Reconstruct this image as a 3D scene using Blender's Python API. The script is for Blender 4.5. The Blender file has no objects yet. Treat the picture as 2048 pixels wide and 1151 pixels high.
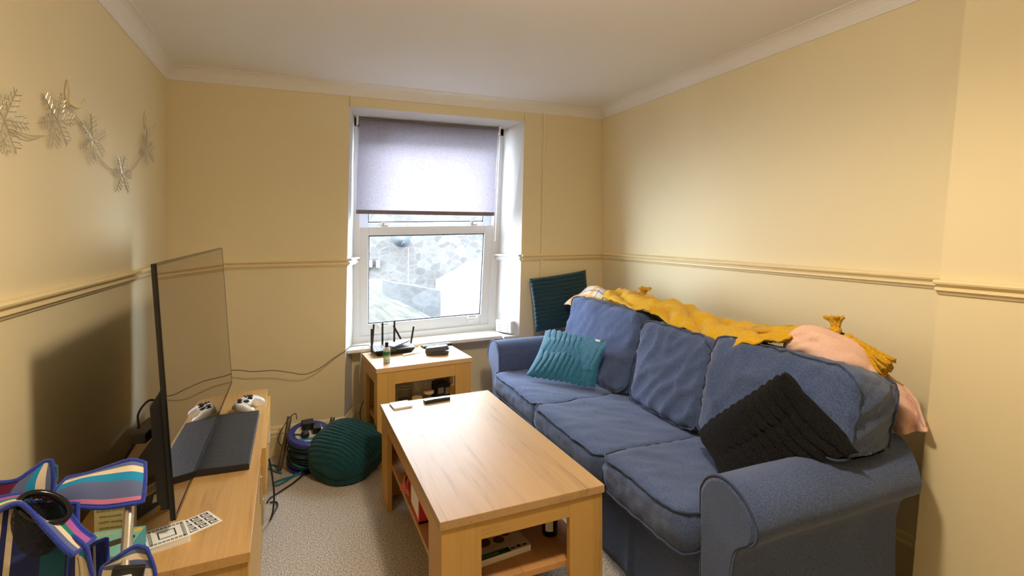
import bpy, bmesh, math, random
from mathutils import Vector, Matrix, noise

sc = bpy.context.scene
COL = sc.collection
PI = math.pi

# ------------------------------------------------------------------ camera
CAM_H = 1.303
cam_data = bpy.data.cameras.new("camera")
cam = bpy.data.objects.new("camera", cam_data)
COL.objects.link(cam)
cam_data.sensor_width = 36.0
cam_data.lens = 1027.3 / 2048 * 36.0
cam_data.shift_y = -0.0555
cam_data.clip_start = 0.02
YAW, ROLL = 0.3907, -0.004
_f = Vector((math.sin(YAW), math.cos(YAW), 0))
_r = Vector((math.cos(YAW), -math.sin(YAW), 0))
_u = Vector((0, 0, 1))
_r2 = _r * math.cos(ROLL) + _u * math.sin(ROLL)
_u2 = _u * math.cos(ROLL) - _r * math.sin(ROLL)
cam.matrix_world = Matrix(((_r2.x, _u2.x, -_f.x, 0), (_r2.y, _u2.y, -_f.y, 0),
                           (_r2.z, _u2.z, -_f.z, CAM_H), (0, 0, 0, 1)))
sc.camera = cam

# ------------------------------------------------------------------ exposure, sky and lamps
sc.view_settings.view_transform = 'Standard'
sc.view_settings.look = 'None'
sc.view_settings.exposure = 0.24
sc.view_settings.gamma = 1.0
sc.view_settings.use_curve_mapping = False
try:
    sc.cycles.max_bounces = 12
    sc.cycles.diffuse_bounces = 6
    sc.cycles.transparent_max_bounces = 16
    sc.cycles.sample_clamp_indirect = 6.0
    sc.cycles.caustics_reflective = False
    sc.cycles.caustics_refractive = False
except Exception:
    pass

SKY = 27.0
LAMP_W = 50.0
FILL_W = 15.0
w = bpy.data.worlds.new("overcast_sky")
sc.world = w
w.use_nodes = True
_bg = w.node_tree.nodes["Background"]
_bg.inputs[0].default_value = (0.74, 0.87, 1.0, 1)
_bg.inputs[1].default_value = SKY

_ld = bpy.data.lights.new("ceiling_lamp", 'SPOT')      # the room's shaded pendant bulb, out of frame overhead
_ld.energy = LAMP_W
_ld.color = (1.0, 0.82, 0.58)
_ld.spot_size = math.radians(172)
_ld.spot_blend = 0.6
_ld.shadow_soft_size = 0.075
lamp = bpy.data.objects.new("ceiling_lamp", _ld)
lamp.location = (0.66, 0.95, 2.02)
COL.objects.link(lamp)

_gd = bpy.data.lights.new("ceiling_lamp_fill", 'POINT')   # added fill at the lamp's place, raises the room's ambient light
_gd.energy = FILL_W
_gd.color = (1.0, 0.84, 0.62)
_gd.shadow_soft_size = 0.12
fill_lamp = bpy.data.objects.new("ceiling_lamp_fill", _gd)
fill_lamp.location = (0.66, 0.95, 2.0)
COL.objects.link(fill_lamp)

_pd = bpy.data.lights.new("window_portal", 'AREA')     # sampling portal in the window opening
_pd.shape = 'RECTANGLE'
_pd.size, _pd.size_y = 1.3, 1.6
_pd.cycles.is_portal = True
portal = bpy.data.objects.new("window_portal", _pd)
portal.location = (0.84, 3.80, 1.32)
portal.rotation_euler = (-PI / 2, 0, 0)
COL.objects.link(portal)

# ------------------------------------------------------------------ helpers
INV = {}


def lerp(a, b, t):
    return a + (b - a) * t


def V(*a):
    return Vector(a[0]) if len(a) == 1 else Vector(a)


def nz(x, y, z):
    return noise.noise(Vector((x, y, z)))


def thing(name, label, cat, loc=(0, 0, 0), rot=(0, 0, 0), group=None):
    o = bpy.data.objects.new(name, None)
    o.empty_display_size = 0.05
    COL.objects.link(o)
    o.location = loc
    o.rotation_euler = rot
    o["label"] = label
    o["category"] = cat
    if group:
        o["group"] = group
    m = Matrix.Translation(Vector(loc)) @ __import__("mathutils").Euler(rot).to_matrix().to_4x4()
    INV[o.name] = m.inverted()
    return o


def tag(o, label, cat, group=None):
    o["label"] = label
    o["category"] = cat
    if group:
        o["group"] = group
    return o


class MB:
    """collects shapes and links them as one mesh object"""

    def __init__(self):
        self.v, self.f, self.uv = [], [], {}
        self.m = Matrix()

    def add(self, vs, fs, M=None, uvs=None):
        b = len(self.v)
        mm = self.m @ M if M is not None else self.m
        self.v += [mm @ Vector(p) for p in vs]
        for k, f in enumerate(fs):
            self.f.append(tuple(i + b for i in f))
        if uvs:
            for k, p in enumerate(uvs):
                self.uv[b + k] = p
        return self

    def box(self, x0, x1, y0, y1, z0, z1, M=None):
        vs = [(x, y, z) for z in (z0, z1) for y in (y0, y1) for x in (x0, x1)]
        fs = [(0, 2, 3, 1), (4, 5, 7, 6), (0, 1, 5, 4), (2, 6, 7, 3), (0, 4, 6, 2), (1, 3, 7, 5)]
        return self.add(vs, fs, M)

    def hexa(self, b, t):
        vs = list(b) + list(t)
        fs = [(0, 3, 2, 1), (4, 5, 6, 7), (0, 1, 5, 4), (1, 2, 6, 5), (2, 3, 7, 6), (3, 0, 4, 7)]
        return self.add(vs, fs)

    def tube(self, pts, r, seg=8, closed=False, M=None, smooth=0):
        pts = [Vector(p) for p in pts]
        if smooth:
            pts = spline(pts, smooth, closed)
        n = len(pts)
        rr = r if isinstance(r, (list, tuple)) else [r] * n
        vs, fs = [], []
        prev = None
        for i, p in enumerate(pts):
            a = pts[(i - 1) % n] if (closed or i > 0) else p
            c = pts[(i + 1) % n] if (closed or i < n - 1) else p
            t = (c - a)
            if t.length < 1e-9:
                t = Vector((0, 0, 1))
            t.normalize()
            if prev is None:
                ref = Vector((0, 0, 1)) if abs(t.z) < .9 else Vector((1, 0, 0))
                nrm = t.cross(ref).normalized()
            else:
                nrm = (prev - t * prev.dot(t))
                if nrm.length < 1e-6:
                    nrm = t.orthogonal()
                nrm.normalize()
            prev = nrm
            bn = t.cross(nrm)
            for k in range(seg):
                an = 2 * PI * k / seg
                vs.append(p + (nrm * math.cos(an) + bn * math.sin(an)) * rr[min(i, len(rr) - 1)])
        m = n if closed else n - 1
        for i in range(m):
            for k in range(seg):
                a0 = i * seg + k
                a1 = i * seg + (k + 1) % seg
                b0 = ((i + 1) % n) * seg + k
                b1 = ((i + 1) % n) * seg + (k + 1) % seg
                fs.append((a0, a1, b1, b0))
        if not closed:
            fs.append(tuple(range(seg))[::-1])
            fs.append(tuple((n - 1) * seg + k for k in range(seg)))
        return self.add(vs, fs, M)

    def lathe(self, prof, seg=24, M=None, cap=True):
        vs, fs = [], []
        for (r, z) in prof:
            for k in range(seg):
                a = 2 * PI * k / seg
                vs.append((r * math.cos(a), r * math.sin(a), z))
        for i in range(len(prof) - 1):
            for k in range(seg):
                fs.append((i * seg + k, i * seg + (k + 1) % seg, (i + 1) * seg + (k + 1) % seg, (i + 1) * seg + k))
        if cap:
            fs.append(tuple(range(seg))[::-1])
            fs.append(tuple((len(prof) - 1) * seg + k for k in range(seg)))
        return self.add(vs, fs, M)

    def prism(self, poly, axis, a, b, M=None):
        """poly of 2-D points extruded along axis from a to b"""
        n = len(poly)

        def mk(p, t):
            return {'x': (t, p[0], p[1]), 'y': (p[0], t, p[1]), 'z': (p[0], p[1], t)}[axis]
        vs = [mk(p, a) for p in poly] + [mk(p, b) for p in poly]
        fs = [tuple(range(n))[::-1], tuple(range(n, 2 * n))]
        for i in range(n):
            j = (i + 1) % n
            fs.append((i, j, n + j, n + i))
        return self.add(vs, fs, M)

    def grid(self, fn, nu, nv, closed_u=False, M=None):
        vs, uvs, fs = [], [], []
        for j in range(nv + 1):
            for i in range(nu + (0 if closed_u else 1)):
                vs.append(fn(i / nu, j / nv))
                uvs.append((i / nu, j / nv))
        w_ = nu if closed_u else nu + 1
        for j in range(nv):
            for i in range(nu):
                i2 = (i + 1) % w_
                fs.append((j * w_ + i, j * w_ + i2, (j + 1) * w_ + i2, (j + 1) * w_ + i))
        return self.add(vs, fs, M, uvs)

    def build(self, name, mat, parent=None, smooth=False, bevel=0, solid=0, weld=0, local=False, subsurf=0, origin=None):
        me = bpy.data.meshes.new(name)
        inv = None
        if parent is not None and not local:
            root = parent
            inv = INV[root.name]
        vs = self.v
        if inv is not None:
            vs = [inv @ p for p in vs]
        if origin is not None:
            o_ = Vector(origin)
            vs = [p - o_ for p in vs]
        me.from_pydata([tuple(p) for p in vs], [], self.f)
        if self.uv:
            uvl = me.uv_layers.new(name="UVMap")
            for lp in me.loops:
                uvl.data[lp.index].uv = self.uv.get(lp.vertex_index, (0, 0))
        bm = bmesh.new()
        bm.from_mesh(me)
        if weld:
            bmesh.ops.remove_doubles(bm, verts=bm.verts, dist=weld)
        bmesh.ops.recalc_face_normals(bm, faces=bm.faces)
        bm.to_mesh(me)
        bm.free()
        if smooth:
            me.polygons.foreach_set("use_smooth", [True] * len(me.polygons))
        me.materials.append(mat)
        o = bpy.data.objects.new(name, me)
        COL.objects.link(o)
        if parent is not None:
            o.parent = parent
            INV[o.name] = INV[parent.name]
        else:
            m = Matrix.Translation(Vector(origin)) if origin is not None else Matrix()
            INV[o.name] = m.inverted()
        if origin is not None:
            o.location = origin
        if bevel:
            b = o.modifiers.new("soft_edges", 'BEVEL')
            b.width = bevel
            b.segments = 2
            b.limit_method = 'ANGLE'
            b.angle_limit = 0.7
        if solid:
            s = o.modifiers.new("thickness", 'SOLIDIFY')
            s.thickness = solid
            s.offset = 0
        if subsurf:
            s = o.modifiers.new("smooth", 'SUBSURF')
            s.levels = s.render_levels = subsurf
        return o


def spline(pts, n, closed=False):
    """Catmull-Rom resampling, n points per span"""
    P = [Vector(p) for p in pts]
    out = []
    L = len(P)
    spans = L if closed else L - 1
    for i in range(spans):
        p1, p2 = P[i], P[(i + 1) % L]
        p0 = P[(i - 1) % L] if (closed or i > 0) else p1 * 2 - p2
        p3 = P[(i + 2) % L] if (closed or i + 2 < L) else p2 * 2 - p1
        for k in range(n):
            t = k / n
            out.append(0.5 * ((2 * p1) + (p2 - p0) * t + (2 * p0 - 5 * p1 + 4 * p2 - p3) * t * t
                              + (3 * p1 - p0 - 3 * p2 + p3) * t ** 3))
    if not closed:
        out.append(P[-1])
    return out


def along(path, t):
    x = min(max(t, 0), 1) * (len(path) - 1)
    i = min(int(x), len(path) - 2)
    return path[i].lerp(path[i + 1], x - i)


def frame(o, xdir, zdir):
    z = Vector(zdir).normalized()
    x = Vector(xdir)
    x = (x - z * x.dot(z)).normalized()
    y = z.cross(x)
    return Matrix(((x.x, y.x, z.x, o[0]), (x.y, y.y, z.y, o[1]), (x.z, y.z, z.z, o[2]), (0, 0, 0, 1)))


def structure(o):
    o["kind"] = "structure"
    return o


# ------------------------------------------------------------------ materials
def newmat(name):
    m = bpy.data.materials.new(name)
    m.use_nodes = True
    nt = m.node_tree
    b = nt.nodes["Principled BSDF"]
    return m, nt, b


def N(nt, t, **kw):
    n = nt.nodes.new(t)
    for k, v in kw.items():
        setattr(n, k, v)
    return n


def plain(name, col, rough=0.6, metal=0.0, spec=0.5, bump=0, bscale=200, var=0.0, vscale=6, coat=0):
    m, nt, b = newmat(name)
    b.inputs["Base Color"].default_value = (*col, 1)
    b.inputs["Roughness"].default_value = rough
    b.inputs["Metallic"].default_value = metal
    b.inputs["Specular IOR Level"].default_value = spec
    b.inputs["Coat Weight"].default_value = coat
    tc = N(nt, "ShaderNodeTexCoord")
    if var:
        nn = N(nt, "ShaderNodeTexNoise")
        nn.inputs["Scale"].default_value = vscale
        nn.inputs["Detail"].default_value = 4
        nt.links.new(tc.outputs["Object"], nn.inputs["Vector"])
        mx = N(nt, "ShaderNodeMix", data_type='RGBA')
        mx.inputs["A"].default_value = (*[c * (1 - var) for c in col], 1)
        mx.inputs["B"].default_value = (*[min(1, c * (1 + var)) for c in col], 1)
        nt.links.new(nn.outputs["Fac"], mx.inputs["Factor"])
        nt.links.new(mx.outputs["Result"], b.inputs["Base Color"])
    if bump:
        n2 = N(nt, "ShaderNodeTexNoise")
        n2.inputs["Scale"].default_value = bscale
        n2.inputs["Detail"].default_value = 3
        nt.links.new(tc.outputs["Object"], n2.inputs["Vector"])
        bp = N(nt, "ShaderNodeBump")
        bp.inputs["Strength"].default_value = bump
        bp.inputs["Distance"].default_value = 0.002
        nt.links.new(n2.outputs["Fac"], bp.inputs["Height"])
        nt.links.new(bp.outputs["Normal"], b.inputs["Normal"])
    return m


def wood(name, grain, across, light=(0.52, 0.312, 0.095), dark=(0.32, 0.163, 0.040), rough=0.42, plank=0.11, seed=0.0):
    """oak laminate: grain axis 0/1/2, planks vary across the other axis"""
    m, nt, b = newmat(name)
    tc = N(nt, "ShaderNodeTexCoord")
    mp = N(nt, "ShaderNodeMapping")
    s = [9.0, 9.0, 9.0]
    s[grain] = 0.75
    mp.inputs["Scale"].default_value = s
    mp.inputs["Location"].default_value = (seed, seed * 1.7, seed * .6)
    nt.links.new(tc.outputs["Object"], mp.inputs["Vector"])
    n1 = N(nt, "ShaderNodeTexNoise")
    n1.inputs["Scale"].default_value = 2.2
    n1.inputs["Detail"].default_value = 8
    n1.inputs["Roughness"].default_value = 0.62
    n1.inputs["Distortion"].default_value = 0.9
    nt.links.new(mp.outputs["Vector"], n1.inputs["Vector"])
    mp2 = N(nt, "ShaderNodeMapping")
    s2 = [70.0, 70.0, 70.0]
    s2[grain] = 2.2
    mp2.inputs["Scale"].default_value = s2
    nt.links.new(tc.outputs["Object"], mp2.inputs["Vector"])
    n2 = N(nt, "ShaderNodeTexNoise")
    n2.inputs["Scale"].default_value = 2.0
    n2.inputs["Detail"].default_value = 5
    nt.links.new(mp2.outputs["Vector"], n2.inputs["Vector"])
    # planks
    sp = N(nt, "ShaderNodeSeparateXYZ")
    nt.links.new(tc.outputs["Object"], sp.inputs[0])
    dv = N(nt, "ShaderNodeMath", operation='DIVIDE')
    nt.links.new(sp.outputs[across], dv.inputs[0])
    dv.inputs[1].default_value = plank
    fl = N(nt, "ShaderNodeMath", operation='FLOOR')
    nt.links.new(dv.outputs[0], fl.inputs[0])
    wn = N(nt, "ShaderNodeTexWhiteNoise", noise_dimensions='1D')
    nt.links.new(fl.outputs[0], wn.inputs["W"])
    a1 = N(nt, "ShaderNodeMath", operation='MULTIPLY_ADD')
    nt.links.new(wn.outputs["Value"], a1.inputs[0])
    a1.inputs[1].default_value = 0.30
    nt.links.new(n1.outputs["Fac"], a1.inputs[2])
    a2 = N(nt, "ShaderNodeMath", operation='MULTIPLY_ADD')
    nt.links.new(n2.outputs["Fac"], a2.inputs[0])
    a2.inputs[1].default_value = 0.62
    nt.links.new(a1.outputs[0], a2.inputs[2])
    cr = N(nt, "ShaderNodeValToRGB")
    e = cr.color_ramp.elements
    e[0].position = 0.48
    e[0].color = (*dark, 1)
    e[1].position = 1.08
    e[1].color = (*[min(1, c * 1.12) for c in light], 1)
    k = cr.color_ramp.elements.new(0.74)
    k.color = (*light, 1)
    nt.links.new(a2.outputs[0], cr.inputs[0])
    nt.links.new(cr.outputs[0], b.inputs["Base Color"])
    b.inputs["Roughness"].default_value = rough
    b.inputs["Specular IOR Level"].default_value = 0.26
    bp = N(nt, "ShaderNodeBump")
    bp.inputs["Strength"].default_value = 0.12
    bp.inputs["Distance"].default_value = 0.001
    nt.links.new(n2.outputs["Fac"], bp.inputs["Height"])
    nt.links.new(bp.outputs["Normal"], b.inputs["Normal"])
    return m


def fabric(name, c1, c2, scale=520, bump=0.35, rough=0.95, sheen=0.25, big=0.12, aniso=(1, 1, 1)):
    m, nt, b = newmat(name)
    tc = N(nt, "ShaderNodeTexCoord")
    mp = N(nt, "ShaderNodeMapping")
    mp.inputs["Scale"].default_value = aniso
    nt.links.new(tc.outputs["Object"], mp.inputs["Vector"])
    n1 = N(nt, "ShaderNodeTexNoise")
    n1.inputs["Scale"].default_value = scale
    n1.inputs["Detail"].default_value = 2
    nt.links.new(mp.outputs["Vector"], n1.inputs["Vector"])
    n2 = N(nt, "ShaderNodeTexNoise")
    n2.inputs["Scale"].default_value = 5
    n2.inputs["Detail"].default_value = 4
    nt.links.new(tc.outputs["Object"], n2.inputs["Vector"])
    ad = N(nt, "ShaderNodeMath", operation='MULTIPLY_ADD')
    nt.links.new(n2.outputs["Fac"], ad.inputs[0])
    ad.inputs[1].default_value = big
    nt.links.new(n1.outputs["Fac"], ad.inputs[2])
    cr = N(nt, "ShaderNodeValToRGB")
    cr.color_ramp.elements[0].position = 0.36 + big / 2
    cr.color_ramp.elements[0].color = (*c1, 1)
    cr.color_ramp.elements[1].position = 0.66 + big / 2
    cr.color_ramp.elements[1].color = (*c2, 1)
    nt.links.new(ad.outputs[0], cr.inputs[0])
    nt.links.new(cr.outputs[0], b.inputs["Base Color"])
    b.inputs["Roughness"].default_value = rough
    b.inputs["Specular IOR Level"].default_value = 0.2
    b.inputs["Sheen Weight"].default_value = sheen
    bp = N(nt, "ShaderNodeBump")
    bp.inputs["Strength"].default_value = bump
    bp.inputs["Distance"].default_value = 0.003
    nt.links.new(n1.outputs["Fac"], bp.inputs["Height"])
    nt.links.new(bp.outputs["Normal"], b.inputs["Normal"])
    return m


def stripes(name, bands, axis='v', rough=0.85):
    """woven stripes along one UV axis: bands = [(start, colour), ...]"""
    m, nt, b = newmat(name)
    uv = N(nt, "ShaderNodeUVMap")
    sp = N(nt, "ShaderNodeSeparateXYZ")
    nt.links.new(uv.outputs[0], sp.inputs[0])
    cr = N(nt, "ShaderNodeValToRGB")
    cr.color_ramp.interpolation = 'CONSTANT'
    e = cr.color_ramp.elements
    e[0].position = 0
    e[0].color = (*bands[0][1], 1)
    e[1].position = bands[1][0]
    e[1].color = (*bands[1][1], 1)
    for p, c in bands[2:]:
        x = e.new(p)
        x.color = (*c, 1)
    nt.links.new(sp.outputs[0 if axis == 'u' else 1], cr.inputs[0])
    nt.links.new(cr.outputs[0], b.inputs["Base Color"])
    b.inputs["Roughness"].default_value = rough
    b.inputs["Specular IOR Level"].default_value = 0.25
    tc = N(nt, "ShaderNodeTexCoord")
    n2 = N(nt, "ShaderNodeTexNoise")
    n2.inputs["Scale"].default_value = 900
    nt.links.new(tc.outputs["Object"], n2.inputs["Vector"])
    bp = N(nt, "ShaderNodeBump")
    bp.inputs["Strength"].default_value = 0.2
    bp.inputs["Distance"].default_value = 0.001
    nt.links.new(n2.outputs["Fac"], bp.inputs["Height"])
    nt.links.new(bp.outputs["Normal"], b.inputs["Normal"])
    return m


def glassy(name, tint=(1, 1, 1), refl=0.08, rough=0.0):
    """thin clear sheet: see-through with a Fresnel reflection"""
    m, nt, b = newmat(name)
    nt.nodes.remove(b)
    out = nt.nodes["Material Output"]
    tr = N(nt, "ShaderNodeBsdfTransparent")
    tr.inputs[0].default_value = (*tint, 1)
    gl = N(nt, "ShaderNodeBsdfGlossy")
    gl.inputs["Roughness"].default_value = rough
    lw = N(nt, "ShaderNodeLayerWeight")
    lw.inputs[0].default_value = 0.5
    pw = N(nt, "ShaderNodeMath", operation='POWER')
    nt.links.new(lw.outputs["Facing"], pw.inputs[0])
    pw.inputs[1].default_value = 4.5
    fr = N(nt, "ShaderNodeMath", operation='MULTIPLY_ADD')
    nt.links.new(pw.outputs[0], fr.inputs[0])
    fr.inputs[1].default_value = 0.8
    fr.inputs[2].default_value = 0.04
    mx = N(nt, "ShaderNodeMixShader")
    nt.links.new(fr.outputs[0], mx.inputs[0])
    nt.links.new(tr.outputs[0], mx.inputs[1])
    nt.links.new(gl.outputs[0], mx.inputs[2])
    nt.links.new(mx.outputs[0], out.inputs[0])
    return m


WALL = (0.77, 0.67, 0.435)
m_wall = plain("cream_wall_paint", WALL, 0.75, bump=0.05, bscale=60, var=0.015, vscale=3)
m_reveal = plain("white_reveal_paint", (0.67, 0.665, 0.66), 0.7, bump=0.06, bscale=50)
m_dado = plain("cream_gloss_trim_paint", (0.80, 0.67, 0.40), 0.45)
m_ceil = plain("ceiling_emulsion", (0.80, 0.79, 0.79), 0.9, bump=0.05, bscale=40)
m_cove = plain("coving_white", (0.80, 0.78, 0.75), 0.8)
m_pvc = plain("white_upvc", (0.80, 0.84, 0.89), 0.3)
m_sill = plain("sill_gloss_white", (0.85, 0.82, 0.75), 0.3)
m_gasket = plain("black_gasket", (0.03, 0.035, 0.05), 0.6)
m_glass = glassy("window_glass")
m_black = plain("black_plastic", (0.012, 0.012, 0.013), 0.4, bump=0.08, bscale=400)
m_black_gloss = plain("gloss_black_plastic", (0.006, 0.006, 0.007), 0.12)
m_white_pl = plain("white_plastic", (0.84, 0.83, 0.80), 0.35)
m_grey_pl = plain("grey_plastic", (0.16, 0.16, 0.17), 0.45)
m_metal = plain("brushed_steel", (0.62, 0.58, 0.50), 0.32, metal=0.9)
m_cable = plain("black_cable", (0.012, 0.012, 0.015), 0.5)
m_cable_w = plain("grey_thin_cable", (0.16, 0.13, 0.10), 0.5)
m_paper = plain("white_paper", (0.86, 0.85, 0.82), 0.7)
m_ink = plain("black_ink", (0.01, 0.01, 0.012), 0.6)

W_COF_T = wood("oak_coffee_top", 1, 0, light=(0.45, 0.285, 0.135), dark=(0.25, 0.135, 0.055), rough=0.45, seed=3)
W_COF_V = wood("oak_upright_grain", 2, 0, seed=1, plank=.06)
W_COF_VY = wood("oak_upright_side", 2, 1, seed=5, plank=.06)
W_COF_X = wood("oak_rail_across", 0, 2, seed=2, plank=.2)
W_COF_Y = wood("oak_rail_along", 1, 2, seed=4, plank=.2)
W_SHELF = wood("oak_shelf", 1, 0, seed=7, light=(0.50, 0.26, 0.10), dark=(0.33, 0.15, 0.05))
W_SIDE_T = wood("oak_side_top", 0, 1, light=(0.60, 0.39, 0.20), dark=(0.43, 0.25, 0.11), rough=0.48, seed=9)
W_CON_T = wood("oak_console_top", 1, 0, light=(0.56, 0.335, 0.125), dark=(0.36, 0.18, 0.055), rough=0.36, seed=11)
m_dark_back = plain("brown_hardboard", (0.14, 0.08, 0.045), 0.7)

m_sofa = fabric("blue_denim_weave", (0.029, 0.048, 0.116), (0.098, 0.144, 0.298), scale=420, bump=0.35, big=0.16)
m_pipe = fabric("navy_piping", (0.02, 0.035, 0.085), (0.06, 0.09, 0.18), scale=600, bump=0.3)
m_teal = fabric("teal_plush", (0.006, 0.075, 0.14), (0.022, 0.19, 0.30), scale=260, bump=0.9, sheen=0.5)
m_petrol = fabric("petrol_plush", (0.003, 0.024, 0.042), (0.010, 0.065, 0.10), scale=260, bump=0.9, sheen=0.35)
m_bottle = fabric("bottle_green_plush", (0.002, 0.028, 0.035), (0.012, 0.085, 0.097), scale=300, bump=0.8, sheen=0.12)
m_blackfur = fabric("black_plush", (0.002, 0.002, 0.0025), (0.011, 0.0105, 0.012), scale=230, bump=1.0, sheen=0.02)
m_pink = fabric("pale_pink_jersey", (0.68, 0.42, 0.33), (0.86, 0.60, 0.50), scale=500, bump=0.15, sheen=0.2)


def knit():
    m, nt, b = newmat("mustard_chunky_knit")
    uv = N(nt, "ShaderNodeUVMap")
    mp = N(nt, "ShaderNodeMapping")
    mp.inputs["Scale"].default_value = (230, 46, 1)
    nt.links.new(uv.outputs[0], mp.inputs["Vector"])
    ck = N(nt, "ShaderNodeTexVoronoi")
    ck.inputs["Scale"].default_value = 1.0
    ck.inputs["Randomness"].default_value = 0.25
    nt.links.new(mp.outputs["Vector"], ck.inputs["Vector"])
    cr = N(nt, "ShaderNodeValToRGB")
    cr.color_ramp.elements[0].color = (0.78, 0.46, 0.012, 1)
    cr.color_ramp.elements[1].color = (0.40, 0.19, 0.004, 1)
    cr.color_ramp.elements[0].position = 0.35
    cr.color_ramp.elements[1].position = 0.85
    nt.links.new(ck.outputs["Distance"], cr.inputs[0])
    nt.links.new(cr.outputs[0], b.inputs["Base Color"])
    b.inputs["Roughness"].default_value = 0.95
    b.inputs["Specular IOR Level"].default_value = 0.15
    b.inputs["Sheen Weight"].default_value = 0.2
    bp = N(nt, "ShaderNodeBump", invert=True)
    bp.inputs["Strength"].default_value = 0.9
    bp.inputs["Distance"].default_value = 0.004
    nt.links.new(ck.outputs["Distance"], bp.inputs["Height"])
    nt.links.new(bp.outputs["Normal"], b.inputs["Normal"])
    return m


m_knit = knit()
m_yarn = fabric("mustard_yarn", (0.45, 0.23, 0.006), (0.80, 0.47, 0.015), scale=300, bump=0.5)


def carpet():
    m, nt, b = newmat("speckled_grey_beige_carpet")
    tc = N(nt, "ShaderNodeTexCoord")
    n1 = N(nt, "ShaderNodeTexNoise")
    n1.inputs["Scale"].default_value = 170
    n1.inputs["Detail"].default_value = 3
    n1.inputs["Roughness"].default_value = 0.7
    nt.links.new(tc.outputs["Object"], n1.inputs["Vector"])
    cr = N(nt, "ShaderNodeValToRGB")
    e = cr.color_ramp.elements
    e[0].position = 0.36
    e[0].color = (0.20, 0.175, 0.145, 1)
    e[1].position = 0.64
    e[1].color = (0.84, 0.78, 0.69, 1)
    k = e.new(0.5)
    k.color = (0.56, 0.50, 0.43, 1)
    nt.links.new(n1.outputs["Fac"], cr.inputs[0])
    nt.links.new(cr.outputs[0], b.inputs["Base Color"])
    b.inputs["Roughness"].default_value = 1
    b.inputs["Specular IOR Level"].default_value = 0.05
    bp = N(nt, "ShaderNodeBump")
    bp.inputs["Strength"].default_value = 0.8
    bp.inputs["Distance"].default_value = 0.006
    nt.links.new(n1.outputs["Fac"], bp.inputs["Height"])
    nt.links.new(bp.outputs["Normal"], b.inputs["Normal"])
    return m


m_carpet = carpet()


def blind_cloth():
    m, nt, b = newmat("mauve_grey_blind_cloth")
    nt.nodes.remove(b)
    out = nt.nodes["Material Output"]
    tc = N(nt, "ShaderNodeTexCoord")
    cols = []
    for s in ((60, 60, 900), (900, 60, 60)):
        mp = N(nt, "ShaderNodeMapping")
        mp.inputs["Scale"].default_value = s
        nt.links.new(tc.outputs["Object"], mp.inputs["Vector"])
        nn = N(nt, "ShaderNodeTexNoise")
        nn.inputs["Scale"].default_value = 1.0
        nn.inputs["Detail"].default_value = 2
        nt.links.new(mp.outputs["Vector"], nn.inputs["Vector"])
        cols.append(nn)
    ad = N(nt, "ShaderNodeMath", operation='ADD')
    nt.links.new(cols[0].outputs["Fac"], ad.inputs[0])
    nt.links.new(cols[1].outputs["Fac"], ad.inputs[1])
    cr = N(nt, "ShaderNodeValToRGB")
    cr.color_ramp.elements[0].position = 0.7
    cr.color_ramp.elements[0].color = (0.21, 0.185, 0.215, 1)
    cr.color_ramp.elements[1].position = 1.3
    cr.color_ramp.elements[1].color = (0.33, 0.295, 0.33, 1)
    nt.links.new(ad.outputs[0], cr.inputs[0])
    df = N(nt, "ShaderNodeBsdfDiffuse")
    tl = N(nt, "ShaderNodeBsdfTranslucent")
    nt.links.new(cr.outputs[0], df.inputs[0])
    nt.links.new(cr.outputs[0], tl.inputs[0])
    mx = N(nt, "ShaderNodeMixShader")
    mx.inputs[0].default_value = 0.39
    nt.links.new(df.outputs[0], mx.inputs[1])
    nt.links.new(tl.outputs[0], mx.inputs[2])
    nt.links.new(mx.outputs[0], out.inputs[0])
    return m


m_blind = blind_cloth()
m_blind_bar = fabric("mauve_blind_hem", (0.17, 0.14, 0.16), (0.27, 0.23, 0.26), scale=500)


def tv_screen():
    m, nt, b = newmat("glossy_dark_screen")
    nt.nodes.remove(b)
    out = nt.nodes["Material Output"]
    df = N(nt, "ShaderNodeBsdfDiffuse")
    df.inputs[0].default_value = (0.004, 0.004, 0.005, 1)
    gl = N(nt, "ShaderNodeBsdfGlossy")
    gl.inputs["Color"].default_value = (1, 0.97, 0.95, 1)
    gl.inputs["Roughness"].default_value = 0.0
    lw = N(nt, "ShaderNodeLayerWeight")
    lw.inputs[0].default_value = 0.5
    pw = N(nt, "ShaderNodeMath", operation='POWER')
    nt.links.new(lw.outputs["Facing"], pw.inputs[0])
    pw.inputs[1].default_value = 2.6
    ma = N(nt, "ShaderNodeMath", operation='MULTIPLY_ADD')
    nt.links.new(pw.outputs[0], ma.inputs[0])
    ma.inputs[1].default_value = 0.95
    ma.inputs[2].default_value = 0.05
    mx = N(nt, "ShaderNodeMixShader")
    nt.links.new(ma.outputs[0], mx.inputs[0])
    nt.links.new(df.outputs[0], mx.inputs[1])
    nt.links.new(gl.outputs[0], mx.inputs[2])
    nt.links.new(mx.outputs[0], out.inputs[0])
    return m


m_screen = tv_screen()


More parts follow.
